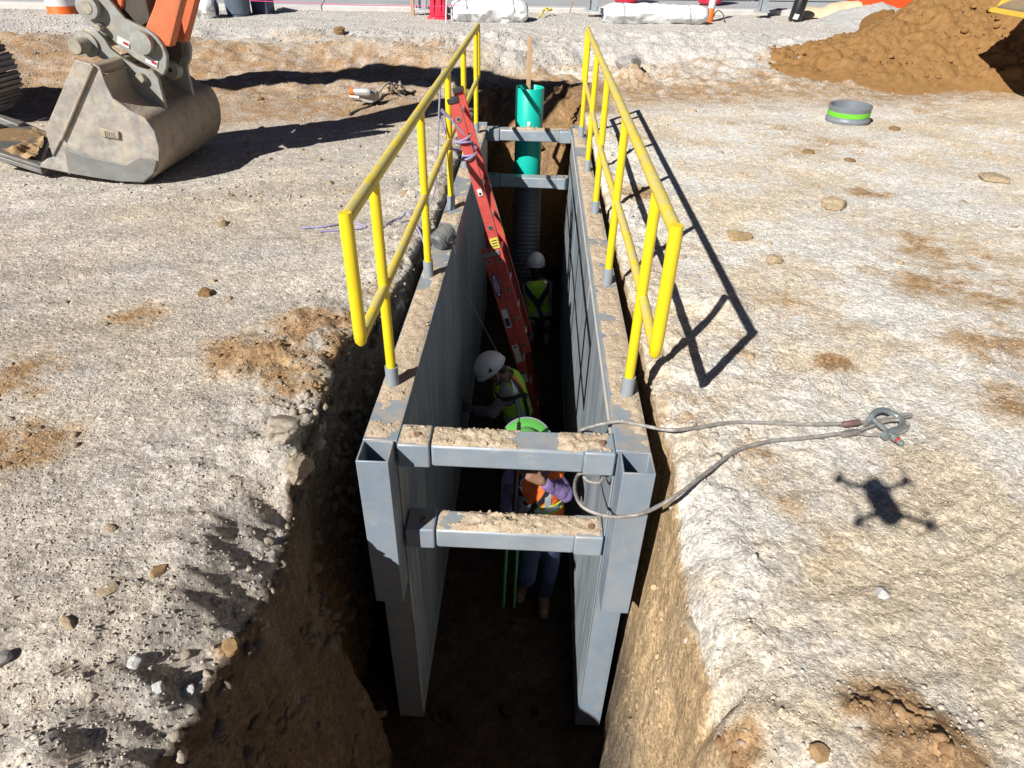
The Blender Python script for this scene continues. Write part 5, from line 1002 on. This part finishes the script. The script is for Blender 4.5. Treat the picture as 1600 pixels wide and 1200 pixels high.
class Torso:
    def __init__(s, pel, nb, latp, latc, fwd, bend=0.0):
        s.p, s.n = np.array(pel, float), np.array(nb, float); s.f = U(fwd); s.m = (s.p+s.n)/2-s.f*bend; s.lp, s.lc = U(latp), U(latc)
    def cen(s, t): return (1-t)**2*s.p+2*t*(1-t)*s.m+t*t*s.n
    def fr(s, t):
        T = U(2*(1-t)*(s.m-s.p)+2*t*(s.n-s.m)); l = U(s.lp*(1-t)+s.lc*t); l = U(l-T*(l@T)); f = np.cross(T, l); f = f*(1 if f@s.f > 0 else -1); return T, l, f
    def pt(s, t, th, off=0.0):
        """th: 0 = toward the lateral side, 90 deg = front"""
        T, l, f = s.fr(t); a, b = np.interp(t, AT, AA)+off, np.interp(t, AT, AB)+off; c_, s_ = math.cos(th), math.sin(th)
        return s.cen(t)+l*a*math.copysign(abs(c_)**.85, c_)+f*b*math.copysign(abs(s_)**.85, s_)
    def shell(s, mb, t0, t1, off, n=32, m_=18, capends=False, mask=None):
        G = [[s.pt(t, 2*math.pi*j/n, off) for j in range(n)] for t in np.linspace(t0, t1, m_)]
        k = len(mb.v); mb.grid(G, True, mask)
        if capends: mb.f.append(tuple(k+j for j in range(n))); mb.f.append(tuple(k+(m_-1)*n+j for j in reversed(range(n))))
    def ribbon(s, path, wid, off, thick=.004):
        """flat strap following (t, th) points over the clothing"""
        pts = spline([np.array([a, b, 0.]) for a, b in path], 8); C3 = [s.pt(np.clip(q[0], 0, 1), q[1], off) for q in pts]; G = []
        for i, q in enumerate(pts):
            T_ = U(C3[min(i+1, len(C3)-1)]-C3[max(i-1, 0)]); nn = U(s.pt(np.clip(q[0], 0, 1), q[1], off+.02)-s.pt(np.clip(q[0], 0, 1), q[1], off)); w_ = np.cross(T_, nn)
            G.append([C3[i]-w_*wid/2, C3[i]-w_*wid/2+nn*thick, C3[i]+nn*thick*1.4, C3[i]+w_*wid/2+nn*thick, C3[i]+w_*wid/2])
        mb = MB(); mb.grid(G); return mb
def helmet(parent, c, up, fwd, mat, slots, brim=None, logo=None):
    up = U(up); f = U(np.array(fwd)-up*(np.array(fwd)@up)); l = np.cross(f, up); G = []; n = 36
    def sp(ph, th, k=1.0):
        rx, ry, rz_ = .112*k, .138*k, .125*k; rid = 1+.022*math.cos(th*2-math.pi)*math.sin(ph)**2+.018*(abs(math.cos(th)) < .25)*math.sin(ph)
        return c+l*rx*math.sin(ph)*math.cos(th)*rid+f*ry*math.sin(ph)*math.sin(th)*rid+up*rz_*math.cos(ph)*1.02
    for ph in np.linspace(.02, math.pi*.56, 16): G.append([sp(ph, 2*math.pi*j/n) for j in range(n)])
    row = []
    for j in range(n):
        th = 2*math.pi*j/n; fr_ = max(0, math.sin(th)); row.append(sp(math.pi*.57, th, 1.07+.18*fr_**3)-up*.006)
    G.append(row)
    o = MB().grid(G, True).build('helmet', mat, parent, solid=.005, angle=60)
    for sg in (-1, 1):
        for th0 in (.0,):
            th = 0.15 if sg > 0 else math.pi-.15
            q = [sp(1.25+a, th+b*sg, 1.012) for a, b in ((-.02, -.16), (.26, -.22), (.30, .10), (.10, .02))]; MB().prism(q, l*sg*.004).build('vent', slots, o)
    MB().tube([sp(math.pi*.545, 2*math.pi*j/24, 1.02) for j in range(24)], .006, 6, closed=True).build('rim', mat, o)
    return o, sp
def person(label, T, head, hup, hfwd, arms, legs, M, hair=True, longhair=False):
    o = thing('person', (T.p[0], T.p[1], FLOOR), label, 'person', 'workers in the trench'); hup = U(hup); hf = U(np.array(hfwd)-hup*(np.array(hfwd)@hup)); hl = np.cross(hf, hup); head = np.array(head, float)
    b = MB(); A3 = [hl, hf, hup]
    b.ell(head+hup*.02, (.076, .094, .105), 16, 12, A3); cap(b, head+hf*.02-hup*.03, head+hf*.045-hup*.085, .062, .038); cap(b, head-hf*.012-hup*.06, T.n, .055, .062)
    cap(b, head+hf*.088+hup*.018, head+hf*.112-hup*.018, .010, .015, 8)
    for sg in (-1, 1):
        b.ell(head+hl*sg*.079-hf*.005, (.012, .022, .034), 8, 6, A3); b.ell(head+hl*sg*.033+hf*.080+hup*.026, (.017, .012, .010), 8, 6, A3)
    b.ell(head+hf*.092-hup*.048, (.024, .010, .008), 8, 6, A3)
    T.shell(b, 0, 1, -.012, 24, 14, True)
    for a in arms:
        cap(b, a['s'], a['e'], .044, .034); cap(b, a['e'], a['w'], .036, .024); hand(b, a['w'], a['d'], a['n'], a['th'], a.get('curl', .6))
        sh_ = T.cen(.84); cap(b, sh_+(np.array(a['s'])-sh_)*.5, a['s'], .06, .05)
    for g_ in legs:
        cap(b, g_['h'], g_['k'], .07, .050); cap(b, g_['k'], g_['a'], .048, .034); cap(b, g_['a'], np.array(g_['a'])+U(g_['t'])*.16, .036, .030)
    remesh(b, 'body', M['skin'], o, .0095, 2)
    s_ = MB(); T.shell(s_, .0, .96, .006, 28, 16, True)
    for a in arms:
        shp = T.cen(.84); cap(s_, shp+(np.array(a['s'])-shp)*.4, a['s'], .074, .066); cap(s_, a['s'], a['e'], .062, .050); w2 = np.array(a['e'])+(np.array(a['w'])-np.array(a['e']))*a.get('cuff', .9); cap(s_, a['e'], w2, .050, .038)
        for k_ in range(5):
            q = np.array(a['e'])+(np.array(a['s'])-np.array(a['e']))*(.06+.11*k_); ax_ = U(np.array(a['s'])-np.array(a['e'])); cap(s_, q-ax_*.002, q+ax_*.002, .056-.0006*k_, .056-.0006*k_)
    sh_o = remesh(s_, 'shirt', M['shirt'], o, .009, 2); crease(sh_o)
    t_ = MB(); T.shell(t_, 0, .16, .014, 26, 6, True)
    for g_ in legs:
        cap(t_, T.cen(.05), g_['h'], .11, .10); cap(t_, g_['h'], g_['k'], .092, .070); cap(t_, g_['k'], np.array(g_['a'])+(np.array(g_['k'])-np.array(g_['a']))*.16, .070, .062)
    crease(remesh(t_, 'trousers', M['trousers'], o, .011, 2))
    for g_ in legs:
        bt = MB(); f_ = U(np.array(g_['t'])*np.array([1, 1, 0])); an = np.array(g_['a']); cap(bt, an+np.array([0, 0, .14]), an+np.array([0, 0, .0]), .056, .05); cap(bt, an+np.array([0, 0, -.035])-f_*.03, an+np.array([0, 0, -.04])+f_*.15, .045, .042); cap(bt, an+np.array([0, 0, .0]), an+f_*.09+np.array([0, 0, -.02]), .05, .044)
        remesh(bt, 'boot', M['boot'], o, .009, 2)
    if M.get('glove'):
        for a in arms:
            if a.get('glove'):
                gl = MB(); hand(gl, a['w'], a['d'], a['n'], a['th'], a.get('curl', .6), 1.32, 1.05); cap(gl, np.array(a['w'])-U(a['d'])*.05, a['w'], .036, .032); remesh(gl, 'glove', M['glove'], o, .005, 1)
    if hair:
        h_ = MB(); h_.ell(head-hf*.018+hup*.035, (.083, .092, .098), 14, 10, A3); h_.ell(head-hf*.055-hup*.03, (.066, .05, .075), 12, 8, A3); h_.ell(head-hf*.062-hup*.10, (.064, .04, .075), 12, 8, A3) if longhair else None; remesh(h_, 'hair', M['hair'], o, .008, 1)
    # vest, a shell over the shirt with arm openings
    v = MB()
    def msk(i, j):
        t = .12+(.97-.12)*(i+.5)/25; th = 2*math.pi*(j+.5)/40; return not (.62 < t < .88 and min(abs(math.cos(th)-1), abs(math.cos(th)+1)) < .14)
    T.shell(v, .12, .97, .018, 40, 26, False, msk); ve = v.build('vest', M['vest'], o, solid=.005, angle=80); crease(ve); ve.modifiers.move(1, 0)
    for t0, t1 in M['bands']:
        bnd = MB(); T.shell(bnd, t0, t1, .0235, 40, 4); bnd.build('reflective_band', M['refl'], ve)
    for path, wd in M['vstr']: T.ribbon(path, wd, .0235).build('reflective_stripe', M['refl'], ve)
    for path, wd in M.get('trim', []): T.ribbon(path, wd, .0228).build('trim', M['trimm'], ve)
    hn = None
    for path, wd in M['harness']: hn = T.ribbon(path, wd, .029).build('harness_strap', M['strap'], o)
    return o, ve, hl, hf, hup
skin = pmat('skin', (.23, .125, .08), (.20, .105, .068), 12, .5); hairb = pmat('black_hair', (.012, .010, .009), (.02, .017, .015), 30, .55, bump=.5, bscale=120); refl2 = pmat('silver_tape', (.55, .58, .60), (.46, .49, .52), 9, .3, .2)
white = pmat('helmet_white', (.74, .75, .77), (.68, .69, .71), 4, .32, dust=(.5, .45, .38), damt=.15); slot = pmat('vent_black', (.01, .01, .012), (.02, .02, .02), 8, .5)
lime = pmat('lime_vest', (.46, .85, .05), (.40, .76, .04), 6, .7, bump=.7, bscale=22, streak=(.30, .36, .10), sstr=(10, 10, 10), samt=.5); orv = pmat('orange_vest', (.90, .18, .03), (.82, .15, .025), 6, .7, bump=.7, bscale=22, streak=(.40, .14, .06), sstr=(10, 10, 10), samt=.5); ortrim = pmat('orange_trim', (.80, .20, .04), (.7, .16, .03), 8, .7)
jeans = pmat('blue_jeans', (.028, .042, .09), (.02, .032, .07), 8, .85, bump=.3, bscale=140); drk = pmat('dark_trousers', (.03, .03, .035), (.05, .045, .045), 8, .85); bootm = pmat('tan_boot', (.15, .12, .09), (.11, .09, .065), 12, .75, dust=(.3, .22, .14), damt=.5)
purple = pmat('purple_shirt', (.22, .155, .36), (.18, .125, .30), 5, .8, bump=.3, bscale=40); greys = pmat('grey_knit', (.32, .30, .31), (.24, .22, .23), 5, .85, bump=.6, bscale=70, stretch=(1, 1, 9)); navy = pmat('navy_strap', (.025, .04, .10), (.02, .03, .08), 10, .6); blacks = pmat('black_strap', (.012, .012, .014), (.025, .025, .025), 10, .6)
glv = pmat('dark_glove', (.035, .045, .05), (.05, .06, .06), 14, .8); tealg = pmat('grey_glove', (.12, .14, .17), (.09, .11, .13), 14, .8)
PI = math.pi
# --- worker one: orange vest, purple sleeves, bowed head under a wide green brim
pel1, nb1 = np.array([.90, .56, -1.56]), np.array([.835, .52, -.97])
T1 = Torso(pel1, nb1, (1, -.1, 0), (1, -.18, .03), (-.1, -1, .05))
M1 = dict(skin=skin, shirt=purple, trousers=jeans, boot=bootm, glove=tealg, hair=hairb, vest=orv, refl=refl2, trimm=lime, strap=blacks, bands=[(.44, .53)], vstr=[([(.98, 1.15), (.8, 1.12), (.5, 1.15)], .045), ([(.98, PI-1.15), (.8, PI-1.12), (.5, PI-1.15)], .045)], trim=[([(.55, .02+.3), (.552, 1.2), (.552, 2.0), (.55, PI-.3)], .012), ([(.425, .3), (.425, 1.2), (.425, 2.0), (.425, PI-.3)], .012)],
          harness=[([(.97, 1.0), (.75, 1.25), (.45, 1.75), (.2, 1.9)], .038), ([(.97, PI-1.0), (.75, 1.95), (.5, 1.75), (.22, 1.2), (.14, .4)], .042), ([(.2, -.2), (.2, .8), (.2, 1.57), (.2, 2.4), (.2, 3.3)], .05)])
rodtop, rodbot = P(812, 642, y=.18), P(795, 948, y=.47); rd_ = U(rodtop-rodbot)
hR = P(809, 783, y=.31)
arms1 = [dict(s=(.675, .49, -1.08), e=(.66, .47, -1.34), w=P(802, 776, y=.37), d=(.45, -.6, -.35), n=(.6, .5, -.1), th=(0, -.3, 1), curl=1.0, glove=True),
         dict(s=(1.01, .44, -1.08), e=P(884, 772, y=.36), w=P(846, 752, y=.27), d=(-.8, .0, .45), n=(-.2, .9, -.2), th=(0, 0, 1), curl=.9, cuff=.8)]
legs1 = [dict(h=(.83, .56, -1.62), k=(.82, .44, -2.02), a=(P(819, 905, z=FLOOR+.1)[0], P(819, 905, z=FLOOR+.1)[1], FLOOR+.09), t=(-.2, -1, 0)), dict(h=(.98, .57, -1.62), k=(.985, .53, -2.02), a=(.965, .55, FLOOR+.09), t=(.0, -1, 0))]
hd1 = np.array([.785, .43, -.80]); up1 = U((-.05, -.60, .78)); fw1 = U((-.1, -.8, -.6))
w1, ve1, *_ = person('worker in an orange vest and purple shirt with bowed head under a green brimmed hat', T1, hd1, up1, fw1, arms1, legs1, M1)
hc = np.array([.765, .37, -.655]); grn = pmat('hat_green', (.10, .38, .07), (.085, .33, .06), 5, .45); ylw = pmat('hat_yellow', (.62, .46, .10), (.55, .40, .09), 6, .5); rimg = pmat('hat_rim', (.22, .22, .27), (.18, .18, .22), 6, .6)
ht = MB().lathe([(.095, .012), (.125, .006), (.158, -.012), (.163, -.016), (.158, -.018), (.12, -.002), (.095, .004)], 40, hc, up1, close=True).build('hat_brim', grn, w1); MB().lathe([(.158, -.020), (.166, -.018), (.166, -.012), (.158, -.010)], 40, hc, up1, close=True).build('brim_edge', rimg, ht)
MB().lathe([(.094, .0), (.098, .014), (.094, .026), (.088, .03)], 36, hc, up1).build('hat_band', rimg, ht); MB().lathe([(.0, .105), (.03, .103), (.06, .09), (.082, .06), (.092, .022), (.094, .0)], 32, hc, up1).build('hat_crown', grn, ht)
MB().ell(hc+up1*.092-np.array([0, .03, .02]), (.055, .045, .022), 16, 10).build('crown_patch', ylw, ht)
bd = T1.pt(.80, 2.0, .03); MB().obox(bd, (.026, 0, .0), (0, .003, 0), (.0, -.004, .036)).build('badge', whitep, w1); MB().obox(bd+np.array([0, -.004, -.008]), (.018, 0, 0), (0, .0012, 0), (0, -.001, .012)).build('badge_photo', navy, w1)
# its grade rod
gr_ = thing('grade_rod', tuple(rodbot), 'tall grade rod with black grip and two green legs held by the orange vested worker', 'grade rod')
blkr = pmat('rod_black', (.012, .012, .013), (.02, .02, .02), 9, .4); grl = pmat('rod_green', (.13, .42, .17), (.11, .36, .14), 6, .5)
mid = rodbot+(rodtop-rodbot)*.48
MB().tube([mid, rodbot+(rodtop-rodbot)*.80, rodtop-rd_*.10], [.017, .016, .012], 10).build('grip_pole', blkr, gr_); MB().tube([rodtop-rd_*.10, rodtop+rd_*.02], [.004, .002], 6).build('whip', blkr, gr_)
for sg in (-1, 1): MB().tube([rodbot+np.array([sg*.042, 0, 0]), mid+np.array([sg*.036, 0, .02])], .011, 10).build('green_leg', grl, gr_)
MB().beam(rodbot+np.array([0, .01, .0]), mid+np.array([0, .01, 0]), .012, .05).build('scale_strip', blkr, gr_)
for k_ in range(12): MB().beam(rodbot+rd_*(.03+.07*k_)+np.array([-.04, 0, 0]), rodbot+rd_*(.03+.07*k_)+np.array([.04, 0, 0]), .008, .006, (0, 0, 1)).build('crossbar', blkr, gr_)
# --- worker two: lime vest, stooping towards the left shield wall
pel2, nb2 = np.array([.715, 2.12, -1.86]), np.array([.545, 2.10, -1.34])
T2 = Torso(pel2, nb2, (.15, 1, 0), (.1, 1, 0), (-1, .1, -.25), .03)
M2 = dict(skin=skin, shirt=greys, trousers=drk, boot=bootm, glove=glv, hair=hairb, vest=lime, refl=refl2, trimm=ortrim, strap=blacks, bands=[(.28, .38)], vstr=[([(.97, PI+1.1), (.8, PI+.75), (.6, PI+.6), (.36, PI+.5)], .05), ([(.97, 1.1), (.7, 1.0), (.36, 1.0)], .05)], trim=[([(.985, PI+1.5), (.86, PI+1.3), (.75, PI+1.2)], .07)],
          harness=[([(.97, PI-.9), (.85, PI-.2), (.78, PI+.5), (.70, PI+1.1), (.55, PI+1.5)], .045), ([(.97, PI+1.2), (.7, PI+1.15), (.4, PI+1.1), (.16, PI+.9)], .042), ([(.16, -.2), (.16, 1.57), (.16, 3.3), (.16, 4.7)], .05)])
el2 = P(771, 645, y=1.93); wr2 = P(735, 640, x=.235)
arms2 = [dict(s=(.58, 1.955, -1.41), e=el2, w=wr2, d=(-.45, .05, .55), n=(-1, .15, -.2), th=(0, -1, .2), curl=.15, glove=True, cuff=1.0), dict(s=(.565, 2.27, -1.41), e=(.56, 2.36, -1.72), w=(.40, 2.30, -1.92), d=(-.6, -.1, -.6), n=(.3, -.8, -.3), th=(-1, 0, .3), curl=.5, glove=True)]
legs2 = [dict(h=(.72, 2.04, -1.92), k=(.55, 2.02, -2.13), a=(.74, 2.02, FLOOR+.09), t=(-1, -.1, 0)), dict(h=(.72, 2.22, -1.92), k=(.58, 2.28, -2.13), a=(.78, 2.28, FLOOR+.09), t=(-1, .1, 0))]
hd2 = np.array([.455, 2.08, -1.255]); up2 = U((-.52, -.12, .70)); fw2 = U((-.72, -.28, -.55))
w2_, ve2, *_ = person('worker in lime vest and white helmet stooping, gloved hand on the left shield wall', T2, hd2, up2, fw2, arms2, legs2, M2)
hm2, sp2 = helmet(w2_, hd2+up2*.055, up2, fw2, white, slot)
MB().tube(spline([hd2+up2*.03+np.cross(fw2, up2)*-.0+np.array([.05, -.085, .0]), hd2+np.array([.055, -.085, -.06]), hd2+np.array([.01, -.05, -.12])], 5), .005, 6).build('chin_strap', refl2, w2_)
# --- worker three: seen from behind at the far end
pel3, nb3 = np.array([.89, 4.80, -2.24]), np.array([.835, 4.93, -1.72])
T3 = Torso(pel3, nb3, (1, 0, 0), (1, .05, -.03), (0, 1, -.2))
M3 = dict(skin=skin, shirt=drk, trousers=drk, boot=bootm, glove=glv, hair=hairb, vest=lime, refl=refl2, trimm=ortrim, strap=navy, bands=[(.14, .22)], vstr=[([(.95, -.9), (.8, -.62), (.5, -.5), (.22, -.5)], .05), ([(.95, -PI+.9), (.8, -PI+.62), (.5, -PI+.5), (.22, -PI+.5)], .05)], trim=[([(.95, -1.12), (.8, -.86), (.5, -.72), (.22, -.72)], .012), ([(.95, -PI+1.12), (.8, -PI+.86), (.5, -PI+.72), (.22, -PI+.72)], .012)],
          harness=[([(.97, -.5), (.8, -.9), (.6, -1.3), (.42, -1.57)], .075), ([(.97, -PI+.5), (.8, -PI+.9), (.6, -PI+1.3), (.42, -1.57)], .075), ([(.42, -1.57), (.25, -1.5), (.12, -1.4)], .05)])
arms3 = [dict(s=(.655, 4.93, -1.80), e=(.60, 5.02, -2.06), w=(.66, 5.22, -2.14), d=(.1, 1, -.1), n=(1, 0, 0), th=(0, 0, 1), glove=True), dict(s=(1.01, 4.90, -1.80), e=(1.075, 4.97, -2.04), w=(1.02, 5.18, -2.12), d=(-.1, 1, -.1), n=(-1, 0, 0), th=(0, 0, 1), glove=True)]
legs3 = [dict(h=(.81, 4.82, -2.26), k=(.79, 5.02, -2.38), a=(.80, 4.62, FLOOR+.10), t=(0, -1, -.2)), dict(h=(.97, 4.82, -2.26), k=(1.0, 5.02, -2.38), a=(1.0, 4.62, FLOOR+.10), t=(0, -1, -.2))]
hd3 = np.array([.822, 4.98, -1.575]); up3 = U((-.03, .16, 1)); fw3 = U((0, 1, -.25))
w3, ve3, *_ = person('worker in lime vest and navy harness seen from behind beside the corrugated pipe', T3, hd3, up3, fw3, arms3, legs3, M3, longhair=True)
hm3, sp3 = helmet(w3, hd3+up3*.055, up3, fw3, white, slot)
MB().obox(T3.pt(.42, -1.57, .034), (.03, 0, 0), (0, .006, 0), (0, .005, .032)).build('back_ring', blacks, w3)
